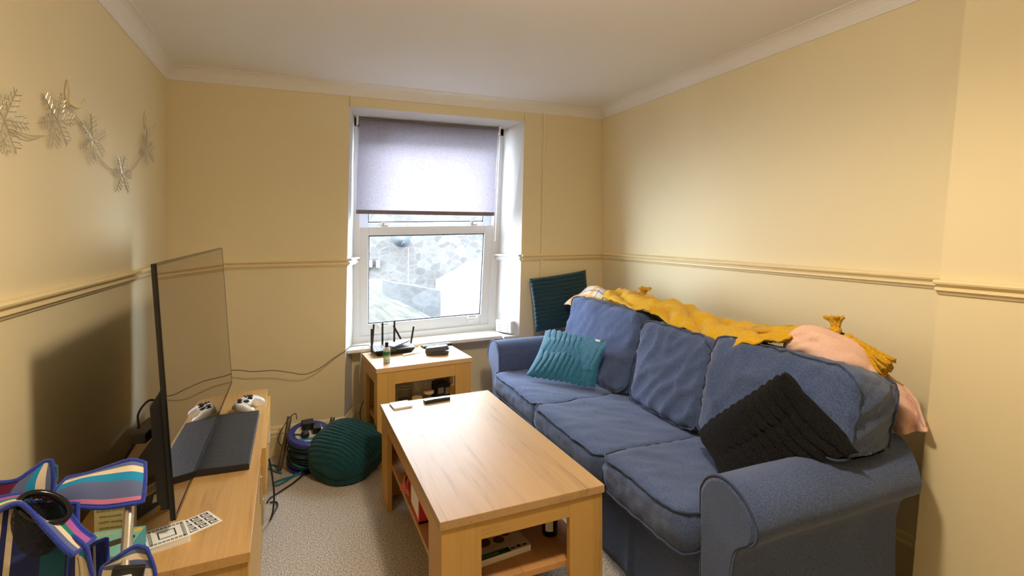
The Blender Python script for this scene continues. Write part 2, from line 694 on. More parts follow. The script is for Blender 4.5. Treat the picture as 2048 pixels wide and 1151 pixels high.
def stone(name, scale, c1, c2, mortar, mort_w=0.06, row=None):
    m, nt, b = newmat(name)
    tc = N(nt, "ShaderNodeTexCoord")
    mp = N(nt, "ShaderNodeMapping")
    mp.inputs["Scale"].default_value = row or (1, 1, 1.5)
    nt.links.new(tc.outputs["Object"], mp.inputs["Vector"])
    vo = N(nt, "ShaderNodeTexVoronoi", feature='DISTANCE_TO_EDGE')
    vo.inputs["Scale"].default_value = scale
    nt.links.new(mp.outputs["Vector"], vo.inputs["Vector"])
    vc = N(nt, "ShaderNodeTexVoronoi")
    vc.inputs["Scale"].default_value = scale
    nt.links.new(mp.outputs["Vector"], vc.inputs["Vector"])
    nn = N(nt, "ShaderNodeTexNoise")
    nn.inputs["Scale"].default_value = 7
    nn.inputs["Detail"].default_value = 6
    nt.links.new(mp.outputs["Vector"], nn.inputs["Vector"])
    bw = N(nt, "ShaderNodeSeparateColor")
    nt.links.new(vc.outputs["Color"], bw.inputs[0])
    av = N(nt, "ShaderNodeMath", operation='MULTIPLY_ADD')
    nt.links.new(bw.outputs[0], av.inputs[0])
    av.inputs[1].default_value = 0.55
    nt.links.new(nn.outputs["Fac"], av.inputs[2])
    sb = N(nt, "ShaderNodeMath", operation='SUBTRACT')
    nt.links.new(av.outputs[0], sb.inputs[0])
    sb.inputs[1].default_value = 0.28
    mx = N(nt, "ShaderNodeMix", data_type='RGBA')
    mx.inputs["A"].default_value = (*c1, 1)
    mx.inputs["B"].default_value = (*c2, 1)
    nt.links.new(sb.outputs[0], mx.inputs["Factor"])
    rp = N(nt, "ShaderNodeMapRange")
    rp.inputs["From Min"].default_value = 0
    rp.inputs["From Max"].default_value = mort_w
    nt.links.new(vo.outputs["Distance"], rp.inputs["Value"])
    m2 = N(nt, "ShaderNodeMix", data_type='RGBA')
    m2.inputs["A"].default_value = (*mortar, 1)
    nt.links.new(mx.outputs["Result"], m2.inputs["B"])
    nt.links.new(rp.outputs[0], m2.inputs["Factor"])
    nt.links.new(m2.outputs["Result"], b.inputs["Base Color"])
    b.inputs["Roughness"].default_value = 0.95
    b.inputs["Specular IOR Level"].default_value = 0.0
    return m


# ------------------------------------------------------------------ room shell
XL, XR, YB, YF, ZC = -0.673, 2.087, 3.30, -1.30, 2.205
COVE = 0.065
CH_X = 1.937                                            # chimney breast face

s = MB()
s.box(XL - .1, XR + .1, YF - .1, 3.75, -0.06, 0.0)
structure(s.build("floor", m_carpet))
s = MB()
s.box(XL - .1, XR + .1, YF - .1, YB + .02, ZC, ZC + .08)
structure(s.build("ceiling", m_ceil))
s = MB()
s.box(XL - .1, XL, YF - .1, YB + .3, 0, ZC)
structure(s.build("wall_left", m_wall))
s = MB()
s.box(XR, XR + .1, YF - .1, YB + .3, 0, ZC)
structure(s.build("wall_right", m_wall))
s = MB()
s.box(XL, XR, YF - .1, YF, 0, ZC)
structure(s.build("wall_front", m_wall))
# chimney breast: its arris leans a little, as old plaster does
s = MB()
s.hexa([(CH_X, YF, 0), (XR + .02, YF, 0), (XR + .02, 1.100, 0), (CH_X, 1.118, 0)],
       [(CH_X, YF, ZC), (XR + .02, YF, ZC), (XR + .02, .92, ZC), (CH_X, .934, ZC)])
structure(s.build("wall_chimney", m_wall))

# back wall around a full-height window recess
OT, OTZ = (0.285, 1.461), 2.073                         # outer opening, top corners
OBL, OBR = 0.238, 1.392                                 # outer opening at the floor
WY = 3.53                                               # window plane
s = MB()
s.hexa([(XL, YB, 0), (OBL, YB, 0), (OBL, YB + .3, 0), (XL, YB + .3, 0)],
       [(XL, YB, ZC), (OT[0], YB, ZC), (OT[0], YB + .3, ZC), (XL, YB + .3, ZC)])
s.hexa([(OBR, YB, 0), (XR, YB, 0), (XR, YB + .3, 0), (OBR, YB + .3, 0)],
       [(OT[1], YB, ZC), (XR, YB, ZC), (XR, YB + .3, ZC), (OT[1], YB + .3, ZC)])
s.box(OT[0], OT[1], YB, YB + .3, OTZ, ZC)
structure(s.build("wall_back", m_wall))
# plastered splayed reveals (white) and head
IN_TL, IN_TR, IN_BR, IN_BL = (0.336, 2.050), (1.381, 2.056), (1.270, 0.0), (0.318, 0.0)
s = MB()
e = .0015
s.hexa([(OBL - .01, YB + .0005, 0), (OBL + e, YB + .0005, 0), (IN_BL[0], WY, 0), (OBL - .01, WY, 0)],
       [(OT[0] - .01, YB + .0005, OTZ), (OT[0] + e, YB + .0005, OTZ), (IN_TL[0], WY, OTZ), (OT[0] - .01, WY, OTZ)])
s.hexa([(OBR - e, YB + .0005, 0), (OBR + .01, YB + .0005, 0), (OBR + .01, WY, 0), (IN_BR[0], WY, 0)],
       [(OT[1] - e, YB + .0005, OTZ), (OT[1] + .01, YB + .0005, OTZ), (OT[1] + .01, WY, OTZ), (IN_TR[0], WY, OTZ)])
s.hexa([(OT[0], YB + .0005, OTZ - e), (OT[1], YB + .0005, OTZ - e), (OT[1], WY, 2.050), (OT[0], WY, 2.050)],
       [(OT[0], YB + .0005, OTZ + .01), (OT[1], YB + .0005, OTZ + .01), (OT[1], WY, OTZ + .01), (OT[0], WY, OTZ + .01)])
structure(s.build("wall_window_reveal", m_reveal))
# wall below the sill
s = MB()
s.box(OBL - .02, OBR + .02, 3.485, 3.60, 0, 0.545)
structure(s.build("wall_below_window", m_wall))


def sweep(path, prof, flip=False):
    """profile (out, z) swept along a floor path of (x, y); 'out' points to the path's left"""
    mb = MB()
    n = len(path)
    rows = []
    for i in range(n):
        p = Vector((*path[i], 0))
        d0 = (Vector((*path[i], 0)) - Vector((*path[i - 1], 0))).normalized() if i > 0 else None
        d1 = (Vector((*path[i + 1], 0)) - p).normalized() if i < n - 1 else None
        a = d0 or d1
        b = d1 or d0
        n0 = Vector((-a.y, a.x, 0))
        n1 = Vector((-b.y, b.x, 0))
        mt = (n0 + n1).normalized()
        k = 1.0 / max(.3, mt.dot(n0))
        rows.append([p + mt * (k * o) + Vector((0, 0, z)) for (o, z) in prof])
    m = len(prof)
    vs = [q for r in rows for q in r]
    fs = []
    for i in range(n - 1):
        for j in range(m - 1):
            fs.append((i * m + j, i * m + j + 1, (i + 1) * m + j + 1, (i + 1) * m + j))
    fs.append(tuple(range(m)))
    fs.append(tuple((n - 1) * m + j for j in range(m))[::-1])
    mb.add(vs, fs)
    return mb


# coving (quarter hollow) runs left wall -> back wall -> right wall
cv = [(0.0, ZC - COVE - .004), (0.006, ZC - COVE - .004), (0.006, ZC - COVE)]
for k in range(7):
    a = k / 6 * PI / 2
    cv.append((0.006 + (COVE - .006) * (1 - math.cos(a)), ZC - COVE + (COVE - .004) * math.sin(a)))
cv += [(COVE + .004, ZC - .004), (COVE + .004, ZC), (0, ZC)]
for i, pth in enumerate([[(XL, YB), (XL, YF)], [(XR, YB), (XL, YB)], [(XR, 1.0), (XR, YB)], [(CH_X, YF), (CH_X, .945)]]):
    ext = []
    a, b = Vector((*pth[0], 0)), Vector((*pth[1], 0))
    structure(sweep(pth, cv).build("trim_%d" % (i + 1), m_cove))

DZ = 1.139
dd = [(0, DZ), (.026, DZ), (.031, DZ - .006), (.029, DZ - .012), (.015, DZ - .016), (.012, DZ - .022), (.020, DZ - .027),
      (.021, DZ - .033), (.012, DZ - .037), (.009, DZ - .043), (.006, DZ - .047), (0, DZ - .049)]
ddp = [[(XL, YB), (XL, YF)],
       [(.318, WY), (.262, YB), (XL, YB)],
       [(XR, YB), (1.428, YB), (1.322, WY)],
       [(XR, 1.0), (XR, YB)],
       [(CH_X, YF), (CH_X, 1.028)]]
structure(sweep(ddp[0], dd).build("trim_5", m_dado))
structure(sweep([(.262, YB), (XL, YB)], dd).build("trim_6", m_dado))
structure(sweep([(XR, YB), (1.428, YB)], dd).build("trim_7", m_dado))
structure(sweep(ddp[3], dd).build("trim_8", m_dado))
structure(sweep(ddp[4], dd).build("trim_9", m_dado))
structure(sweep([(.338, WY), (.262, YB)], dd).build("trim_10", m_reveal))
structure(sweep([(1.428, YB), (1.322, WY)], dd).build("trim_11", m_reveal))

SK = .172
sk = [(0, 0), (.018, 0), (.018, SK - .055), (.015, SK - .050), (.020, SK - .042), (.020, SK - .032), (.013, SK - .022), (.010, SK - .008), (.006, SK), (0, SK)]
structure(sweep([(XL, YB), (XL, YF)], sk).build("baseboard_left", m_dado))
structure(sweep([(OBR, 3.485), (OBR - .07, 3.485), (.318, 3.485), (.243, YB), (XL, YB)], sk).build("baseboard_back", m_dado))
structure(sweep([(XR, YB), (OBR, YB)], sk).build("baseboard_corner", m_dado))
structure(sweep([(XR, 1.1), (XR, YB)], sk).build("baseboard_right", m_dado))
# boxed cable strip up the back wall
s = MB()
s.hexa([(1.548, YB - .012, 0), (1.566, YB - .012, 0), (1.566, YB, 0), (1.548, YB, 0)],
       [(1.603, YB - .012, ZC - COVE), (1.621, YB - .012, ZC - COVE), (1.621, YB, ZC - COVE), (1.603, YB, ZC - COVE)])
structure(s.build("trim_12", m_wall, bevel=.002))

# ------------------------------------------------------------------ window (sliding sash)
W_TL, W_TR, W_BR, W_BL = (0.338, 2.050), (1.378, 2.056), (1.286, 0.590), (0.328, 0.570)


def wmap(a, b, y):
    """a 0..1 across, b 0..1 up the window"""
    lo = Vector(W_BL).lerp(Vector(W_BR), a)
    hi = Vector(W_TL).lerp(Vector(W_TR), a)
    p = lo.lerp(hi, b)
    return Vector((p.x, y, p.y))


def wbar(mb, a0, a1, b0, b1, y0, y1):
    bt = [wmap(a0, b0, y0), wmap(a1, b0, y0), wmap(a1, b0, y1), wmap(a0, b0, y1)]
    tp = [wmap(a0, b1, y0), wmap(a1, b1, y0), wmap(a1, b1, y1), wmap(a0, b1, y1)]
    mb.hexa(bt, tp)


win = bpy.data.objects.new("window_1", None)
COL.objects.link(win)
win.location = (.83, WY, .58)
win["kind"] = "structure"
INV[win.name] = Matrix.Translation((-.83, -WY, -.58))
fr = MB()
wbar(fr, -.05, .03, -.02, 1.03, 3.515, 3.64)
wbar(fr, .968, 1.05, -.02, 1.03, 3.515, 3.64)
wbar(fr, -.05, 1.05, .962, 1.03, 3.515, 3.64)
wbar(fr, -.05, 1.05, -.03, .028, 3.512, 3.64)
fr.build("window_frame", m_pvc, win, bevel=.003)


def sash(nm, a0, a1, b0, b1, y0, y1, sw, sb, st):
    m = MB()
    wbar(m, a0, a0 + sw, b0, b1, y0, y1)
    wbar(m, a1 - sw, a1, b0, b1, y0, y1)
    wbar(m, a0 + sw, a1 - sw, b0, b0 + sb, y0, y1)
    wbar(m, a0 + sw, a1 - sw, b1 - st, b1, y0, y1)
    o = m.build(nm, m_pvc, win, bevel=.004)
    g = MB()
    t = .006
    for q in ((a0 + sw, a0 + sw + t, b0 + sb, b1 - st), (a1 - sw - t, a1 - sw, b0 + sb, b1 - st),
              (a0 + sw, a1 - sw, b0 + sb, b0 + sb + t * .8), (a0 + sw, a1 - sw, b1 - st - t * .8, b1 - st)):
        wbar(g, q[0], q[1], q[2], q[3], y0 + .012, y0 + .02)
    g.build("gasket", m_gasket, o)
    p = MB()
    wbar(p, a0 + sw, a1 - sw, b0 + sb, b1 - st, y0 + .022, y0 + .026)
    p.build("glass_pane", m_glass, o)
    return o


sash("lower_sash", .022, .972, .026, .517, 3.525, 3.565, .066, .052, .040)
sash("upper_sash", .022, .978, .490, .965, 3.575, 3.615, .066, .045, .045)
hw = MB()
for a in (.155, .80):                                   # sash lifts on the bottom rail
    wbar(hw, a, a + .085, .058, .066, 3.513, 3.527)
    wbar(hw, a, a + .012, .048, .072, 3.507, 3.527)
    wbar(hw, a + .073, a + .085, .048, .072, 3.507, 3.527)
hw.build("sash_lift", m_white_pl, win, bevel=.002)
hw = MB()
for a in (.17, .80):
    wbar(hw, a, a + .045, .516, .524, 3.53, 3.56)
    wbar(hw, a + .005, a + .02, .524, .536, 3.535, 3.55)
hw.build("sash_catch", m_metal, win, bevel=.001)
# sill
sl = MB()
sl.hexa([(.262, 3.340, .543), (1.335, 3.340, .551), (1.285, 3.53, .551), (.322, 3.53, .543)],
        [(.262, 3.340, .568), (1.335, 3.340, .576), (1.285, 3.53, .590), (.322, 3.53, .572)])
sl.build("window_sill", m_sill, win, bevel=.006)
sl = MB()
sl.hexa([(1.30, 3.305, .556), (1.395, 3.305, .556), (1.285, 3.53, .556), (1.26, 3.53, .556)],
        [(1.30, 3.305, .574), (1.405, 3.305, .574), (1.285, 3.53, .574), (1.26, 3.53, .574)])
sl.build("sill_end", m_reveal, win, bevel=.003)

# ------------------------------------------------------------------ roller blind
t = thing("roller_blind", "mauve grey roller blind pulled halfway down the window", "blind", (.85, 3.47, 2.03))


def bmap(a, b, y):
    lo = Vector((0.333, 1.432)).lerp(Vector((1.288, 1.425)), a)
    hi = Vector((0.357, 2.030)).lerp(Vector((1.322, 2.030)), a)
    p = lo.lerp(hi, b)
    return Vector((p.x, y, p.y))


m = MB()
m.grid(lambda u, v: bmap(u, v, 3.462 + .0025 * nz(u * 5, v * 3, 1)), 30, 24)
m.build("blind_cloth", m_blind, t, smooth=True)
m = MB()
m.hexa([bmap(0, -.022, 3.455), bmap(1, -.022, 3.455), bmap(1, -.022, 3.468), bmap(0, -.022, 3.468)],
       [bmap(0, .022, 3.455), bmap(1, .022, 3.455), bmap(1, .022, 3.468), bmap(0, .022, 3.468)])
m.build("bottom_bar", m_blind_bar, t, bevel=.003)
m = MB()
m.tube([bmap(0, 1, 3.482), bmap(1, 1, 3.482)], .019, 16)
m.build("roller_tube", m_blind_bar, t, smooth=True)
for a in (-.012, 1.012):
    m = MB()
    p = bmap(a, 1, 3.482)
    m.box(p.x - .006, p.x + .006, 3.455, 3.515, p.z - .030, p.z + .026)
    m.build("bracket", m_sill, t, bevel=.003)
m = MB()
pts = []
for k in range(17):
    z = lerp(2.02, 1.24, k / 16)
    pts.append((lerp(1.342, 1.300, k / 16), 3.47, z))
pts += [(1.296, 3.475, 1.23)] + [(lerp(1.300, 1.342, k / 16) + .002, 3.485, lerp(1.24, 2.02, k / 16)) for k in range(17)]
m.tube(pts, .0022, 6)
m.build("bead_chain", m_white_pl, t, smooth=True)

# ------------------------------------------------------------------ double socket on the reveal
t = thing("wall_socket", "white double wall socket box on the window reveal above the sill", "socket", (1.345, 3.40, .60))
rd = (Vector((1.29, 3.53, 0)) - Vector((1.415, 3.30, 0))).normalized()
rn = Vector((-rd.y, rd.x, 0))
if rn.x > 0:
    rn = -rn
M0 = frame(Vector((1.356, 3.405, .628)), rd, rn)
M0 = frame(Vector((1.356, 3.405, .628)) + rn * .0, rd, rn)
m = MB()
m.box(-.073, .073, -.043, .043, -.012, .036, M=M0)
m.build("socket_box", m_white_pl, t, bevel=.006)
for sx in (-.036, .036):
    m = MB()
    for (hx, hy, wx, wy) in ((0, .012, .003, .008), (-.011, -.008, .0075, .003), (.011, -.008, .0075, .003)):
        m.box(sx + hx - wx / 2, sx + hx + wx / 2, hy - wy / 2, hy + wy / 2, .0355, .0368, M=M0)
    m.build("socket_holes", m_ink, t)
    m = MB()
    m.box(sx - .006, sx + .006, .020, .034, .036, .040, M=M0)
    m.build("rocker_switch", m_white_pl, t, bevel=.001)

# ------------------------------------------------------------------ coffee table


def table(name, label, x0, x1, y0, y1, h, leg_w, leg_d, apron, shelf_z, loc, rz, top_mat, inset=.006, back=False):
    t = thing(name, label, "table", loc, (0, 0, rz))
    ML = Matrix.Translation(Vector(loc)) @ Matrix.Rotation(rz, 4, 'Z')
    TH = .026

    def mk():
        q = MB()
        q.m = ML
        return q
    q = mk()
    q.box(x0, x1, y0, y1, h - TH, h)
    q.build("tabletop", top_mat, t, bevel=.0015)
    xi, xa, yi, ya = x0 + inset, x1 - inset, y0 + inset, y1 - inset
    B = .022
    for (sx, sy) in ((0, 0), (1, 0), (1, 1), (0, 1)):
        q = mk()
        fx = xi if sx == 0 else xa - leg_w
        fy = yi if sy == 0 else ya - B
        q.box(fx, fx + leg_w, fy, fy + B, 0, h - TH)
        q.build("leg", W_COF_V, t, bevel=.001)
        q = mk()
        gx = xi if sx == 0 else xa - B
        gy = yi + B if sy == 0 else ya - leg_d
        q.box(gx, gx + B, gy, gy + leg_d - B, 0, h - TH)
        q.build("leg", W_COF_VY, t, bevel=.001)
    for fy in (yi + .001, ya - B + .001):
        q = mk()
        q.box(xi + leg_w, xa - leg_w, fy, fy + B - .002, h - TH - apron, h - TH)
        q.build("apron", W_COF_X, t, bevel=.001)
    for gx in (xi + .001, xa - B + .001):
        q = mk()
        q.box(gx, gx + B - .002, yi + leg_d, ya - leg_d, h - TH - apron, h - TH)
        q.build("apron", W_COF_Y, t, bevel=.001)
    if shelf_z:
        q = mk()
        q.box(xi + B, xa - B, yi + B, ya - B, shelf_z - .02, shelf_z)
        q.build("shelf", W_SHELF, t, bevel=.001)
    return t


table("coffee_table", "long oak coffee table with open shelf in front of the blue sofa",
      -.284, .284, -.562, .562, .45, .125, .16, .058, .215, (.652, 2.038, 0), 0.012, W_COF_T)
table("side_table", "small oak side table under the window carrying the router",
      0, .568, 0, .415, .55, .10, .085, .072, .225, (.381, 2.887, 0), .075, W_SIDE_T)

# ------------------------------------------------------------------ sofa
SO = thing("sofa", "blue fabric three-seat sofa with rolled arms along the dado wall", "sofa", (1.55, 2.08, 0))


def sz(p):
    """the near end sits a touch lower"""
    k = lerp(.955, 1.0, min(1, max(0, (p.y - 1.0) / 2)))
    return Vector((p.x, p.y, p.z * k))


ARM = [(0, 0), (0, .30), (0, .52), (.008, .565), (.035, .602), (.075, .622), (.115, .622), (.155, .606), (.188, .578), (.207, .545), (.210, .515),
       (.198, .485), (.172, .463), (.150, .445), (.135, .42), (.126, .38), (.121, .33), (.118, .2), (.118, 0)]


def arm(inner_y, sgn, x0, x1, seed):
    m = MB()
    NX = 26
    prof = spline([(a, b, 0) for a, b in ARM], 3)
    n = len(prof)
    rows = []
    for i in range(NX + 1):
        x = lerp(x0, x1, i / NX)
        row = []
        cx = .0
        rnd = .006 if i in (0,) else 0
        for p in prof:
            t_, z_ = p.x, p.y
            w_ = .0035 * nz(x * 7, t_ * 9 + seed, z_ * 7)
            k = 1 - (.02 if i == 0 else 0)
            tt = .09 + (t_ - .09) * k
            if z_ < .45:
                xx = lerp(x0, x1 - (.085 if sgn < 0 else 0), i / NX)
            else:
                xx = lerp(x0, x1 - (.75 * max(0, t_ - .07) if sgn < 0 else 0), i / NX)
            row.append(sz(Vector((xx, inner_y + sgn * (tt + w_), z_ - .004 * (i == 0)))))
        rows.append(row)
    vs = [p for r in rows for p in r]
    fs = []
    for i in range(NX):
        for j in range(n - 1):
            fs.append((i * n + j, i * n + j + 1, (i + 1) * n + j + 1, (i + 1) * n + j))
    fs.append(tuple(range(n)))
    fs.append(tuple(NX * n + j for j in range(n))[::-1])
    m.add(vs, fs)
    o = m.build("armrest", m_sofa, SO, smooth=True)
    e_ = o.modifiers.new("edge", 'EDGE_SPLIT')
    e_.split_angle = 0.9
    pp = MB()
    pp.tube([sz(Vector((x0 - .002, inner_y + sgn * p.x, p.y))) for p in prof[1:]], .0042, 8)
    pp.build("piping", m_pipe, o, smooth=True)
    # front panel, slightly padded
    fp = MB()
    c = Vector((x0 - .006, inner_y + sgn * .085, .42))
    inner = [sz(Vector((x0 - .008, inner_y + sgn * lerp(.085, p.x, .86), lerp(.42 if p.y > .3 else p.y, p.y, .93)))) for p in prof]
    outer = [sz(Vector((x0, inner_y + sgn * p.x, p.y))) for p in prof]
    k = len(prof)
    fp.add(outer + inner, [(i, i + 1, k + i + 1, k + i) for i in range(k - 1)] + [tuple(range(k, 2 * k))])
    fp.build("arm_front_panel", m_sofa, o, smooth=False)
    return o


AX0, AX1 = 1.115, 1.985
arm(1.218, -1, AX0, 1.915, 0)
arm(2.900, +1, AX0, AX1, 4)

# base with loose skirt
m = MB()


def skirt(u, v):
    y = lerp(1.222, 2.896, u)
    z = lerp(0.004, .345, v)
    fold = .010 * (1 - v) * nz(y * 6, 3, 0) + .006 * (1 - v) * math.sin(y * 19)
    fold += -.012 * math.exp(-((y - 1.62) / .012) ** 2) * (1 - v)
    return sz(Vector((1.150 - .012 * (1 - v) + fold, y, z)))


m.grid(skirt, 90, 8)
m.build("skirt", m_sofa, SO, smooth=True, solid=.004)
m = MB()
m.box(1.165, 1.84, 1.225, 2.895, .02, .325)
m.build("base", m_sofa, SO)
# back frame
m = MB()
bp_ = [(1.70, .30), (1.78, .60), (1.80, .78), (1.83, .805), (1.90, .805), (1.93, .78), (1.90, .30)]
NB = 20
vs, fs = [], []
for i in range(NB + 1):
    y = lerp(1.16, 2.99, i / NB)
    for (x, z) in bp_:
        vs.append(sz(Vector((x, y, z + .006 * nz(y * 4, x, 2)))))
kb = len(bp_)
for i in range(NB):
    for j in range(kb):
        fs.append((i * kb + j, i * kb + (j + 1) % kb, (i + 1) * kb + (j + 1) % kb, (i + 1) * kb + j))
fs.append(tuple(range(kb)))
fs.append(tuple(NB * kb + j for j in range(kb))[::-1])
m.add(vs, fs)
m.build("back_frame", m_sofa, SO, smooth=False, bevel=.01)


def cube_pts(n):
    """surface grid of the cube [-1,1]^3 -> verts, faces"""
    vs, idx, fs = [], {}, []

    def vid(p):
        k = tuple(round(c * n) for c in p)
        if k not in idx:
            idx[k] = len(vs)
            vs.append(Vector(p))
        return idx[k]
    for ax in range(3):
        for sg in (-1, 1):
            for i in range(n):
                for j in range(n):
                    q = []
                    for (a, b) in ((i, j), (i + 1, j), (i + 1, j + 1), (i, j + 1)):
                        p = [0, 0, 0]
                        p[ax] = sg
                        p[(ax + 1) % 3] = -1 + 2 * a / n
                        p[(ax + 2) % 3] = -1 + 2 * b / n
                        q.append(vid(p))
                    fs.append(tuple(q))
    return vs, fs


def cushion(name, hx, hy, hz, r, crown, seed, world, n=30, wr=.008, pipe=True, rc=.05, post=None, sag=0.0):
    """boxed cushion, hz is half its thickness; world(p) places it"""
    def f(p, grow=0.0):
        # plan rounding of the corners first, then edge rounding
        P = Vector((p.x * hx, p.y * hy, p.z * hz))
        ix = max(-hx + rc, min(hx - rc, P.x))
        iy = max(-hy + rc, min(hy - rc, P.y))
        d = Vector((P.x - ix, P.y - iy, 0))
        if abs(d.x) > 1e-9 and abs(d.y) > 1e-9:
            mxd = max(abs(d.x), abs(d.y))
            d = d.normalized() * mxd
        P = Vector((ix + d.x, iy + d.y, P.z))
        fx = max(0, 1 - (P.x / hx) ** 2)
        fy = max(0, 1 - (P.y / hy) ** 2)
        cr = crown * (fx * fy) ** .45
        zz = P.z / hz
        z = P.z + cr * zz
        # edge rounding between face and border
        edge = max(abs(P.x) / hx, abs(P.y) / hy)
        z *= 1 - .10 * max(0, (edge - .88) / .12) ** 2
        side = 1 - abs(zz)
        bul = .012 * (1 - zz * zz)
        out = Vector((p.x if abs(p.x) > .999 else 0, p.y if abs(p.y) > .999 else 0, 0))
        P = Vector((P.x + out.x * bul, P.y + out.y * bul, z))
        w1 = nz(P.x * 5 + seed, P.y * 4, seed * 1.3 + zz)
        w2 = 1 - abs(nz(P.x * 6 + seed * 2, P.y * 15 + P.x * 9, seed))
        dz = wr * w1 + wr * 1.3 * (w2 ** 6 - .3)
        wside = wr * .9 * nz(P.x * 30 + P.z * 25 + seed, P.y * 30, seed)
        P.z += dz * (1 if zz > 0 else -.3) * (1 - .5 * (abs(zz) < .99))
        P += out * wside
        P.z -= sag * fx * fy
        if grow:
            P += out * grow
            P.z += grow * (1 if zz > 0 else -1) * .4
        q = world(P)
        return post(q) if post else q
    vs, fs = cube_pts(n)
    m = MB()
    m.add([f(p) for p in vs], fs)
    o = m.build(name, m_sofa, SO, smooth=True)
    if pipe:
        for zz in (1, -1):
            path = []
            K = 26
            for (ax, sg, dr) in ((0, 1, 1), (1, 1, -1), (0, -1, -1), (1, -1, 1)):
                for k in range(K):
                    t_ = -1 + 2 * k / K
                    p = [0, 0, zz]
                    p[ax] = sg
                    p[1 - ax] = t_ * dr
                    path.append(f(Vector(p), .004))
            pm = MB()
            pm.tube(path, .0038, 7, closed=True)
            pm.build("piping", m_pipe, o, smooth=True)
    return o


def seat(y0, y1, x0, x1, z0, z1, seed, crown=.02, skew=0.0):
    cx, cy, cz = (x0 + x1) / 2, (y0 + y1) / 2, (z0 + z1) / 2

    def wd(P):
        x, y, z = P.x + cx, P.y + cy, P.z + cz
        y += skew * (x - x0) / (x1 - x0) * (.5 - P.y / (y1 - y0))
        return sz(Vector((x, y, z)))
    cushion("seat_cushion", (x1 - x0) / 2, (y1 - y0) / 2, (z1 - z0) / 2, .03, crown, seed, wd, wr=.006, sag=.012)


seat(2.285, 2.895, 1.070, 1.72, .338, .452, 1.0, skew=-.08)
seat(1.668, 2.275, 1.045, 1.72, .340, .462, 2.3, skew=-.03)
seat(1.222, 1.660, 1.045, 1.72, .346, .476, 3.9)


def armtop(y):
    if y > 1.225:
        return -1
    t_ = 1.218 - y
    return .595 if t_ > .02 else .55


def back(y0, y1, zb, zt, seed, lean, xf, th=.19, wr=.011, tilt=0.0, post=None):
    """upright cushion leaning against the back; P.x->up, P.y->along, P.z->towards the seat"""
    h = (zt - zb)

    def wd(P):
        up = P.x + h / 2
        along_ = P.y + (y0 + y1) / 2
        out = P.z
        bot = 1 - up / h
        out *= 1 + .10 * bot
        x = xf + th / 2 + math.sin(lean) * up - math.cos(lean) * out
        z = zb + math.cos(lean) * up + math.sin(lean) * out
        y = along_ + tilt * (up - h / 2)
        z += .012 * nz(y * 3, seed, 0)
        return sz(Vector((x, y, z)))
    cushion("back_cushion", h / 2, (y1 - y0) / 2, th / 2, .04, .03, seed, wd, n=32, wr=wr, rc=.075, post=post)


back(2.175, 2.88, .455, .885, 5.1, .26, 1.50, tilt=-.03)
back(1.66, 2.125, .465, .865, 7.7, .26, 1.49, tilt=.06)


def over_arm(q):
    t_ = 1.225 - q.y
    if t_ > 0:
        fl = (.575 + .03 * min(1, t_ / .05))
        k = min(1, t_ / .03)
        if q.z < fl:
            q = Vector((q.x, q.y, lerp(q.z, fl + .004, k)))
    return q


back(1.055, 1.66, .475, .895, 9.2, .26, 1.49, post=over_arm)

# ------------------------------------------------------------------ scatter cushions


def pillow(P00, P10, P11, P01, t, ribs, amp, along_u=True, seed=0.0, n=130, wr=.006, pinch=.05, fn=None, edge=.8, under=.6, rib_wave=.0):
    P00, P10, P11, P01 = [Vector(p) for p in (P00, P10, P11, P01)]
    nrm = ((P10 - P00).cross(P01 - P00) + (P11 - P10).cross(P11 - P01)).normalized()
    mb = MB()

    def pos(a, b, side):
        u, v = a * 2 - 1, b * 2 - 1
        uu = u * (1 - pinch * (1 - v * v))
        vv = v * (1 - pinch * (1 - u * u))
        s_, q_ = (uu + 1) / 2, (vv + 1) / 2
        p = P00 * (1 - s_) * (1 - q_) + P10 * s_ * (1 - q_) + P11 * s_ * q_ + P01 * (1 - s_) * q_
        k = max(0, (1 - u ** 4) * (1 - v ** 4)) ** edge
        h = t * k
        c = (v if along_u else u)
        cw = c + rib_wave * nz(u * 2.2 + seed, v * 2.2, seed)
        ph = PI * ribs * (cw + 1) / 2
        rb = amp * (abs(math.sin(ph)) ** .5)
        h += rb * min(1, k * 5)
        h += wr * nz(u * 2.3 + seed, v * 2.3, seed * 2) * k
        if fn:
            h += fn(u, v) * k
        return p + nrm * (h if side > 0 else -h * under)
    mb.grid(lambda a, b: pos(a, b, 1), n, n)
    mb.grid(lambda a, b: pos(a, b, -1), n, n)
    return mb


# teal cushion on the seat
def teal_fold(u, v):
    cr = v + .12 + .16 * u
    return -.050 * math.exp(-(cr / .11) ** 2) + .022 * math.exp(-((cr - .25) / .14) ** 2) + .020 * nz(u * 2.5, v * 3.0, 6)


mb = pillow((1.175, 2.660, .488), (1.425, 2.322, .484), (1.470, 2.275, .712), (1.365, 2.790, .705), .044, 12, .024, along_u=False,
            seed=2.0, fn=teal_fold, pinch=.08, rib_wave=.05)
o = mb.build("cushion", m_teal, None, smooth=True, weld=.0004, origin=(1.35, 2.5, .49))
tag(o, "bright teal ribbed plush cushion lying on the sofa seat", "cushion", "ribbed plush cushions")
mm = MB()
mm.box(-.016, .016, -.002, .002, -.001, .009, M=frame((1.455, 2.345, .718), (.2, -.9, .0), (0, 0, 1)))
mm.build("cushion_label", m_paper, o)

# dark petrol cushion standing on the far arm against the wall
mb = pillow((1.470, 3.155, .618), (1.915, 3.165, .640), (1.925, 3.262, 1.018), (1.470, 3.255, .972), .034, 13, .024, along_u=True,
            seed=5.0, pinch=.03, rib_wave=.03)
o = mb.build("cushion", m_petrol, None, smooth=True, weld=.0004, origin=(1.7, 3.16, .62))
tag(o, "dark petrol ribbed cushion propped upright on the sofa arm beside the window", "cushion", "ribbed plush cushions")

# black cushion leaning in the near corner


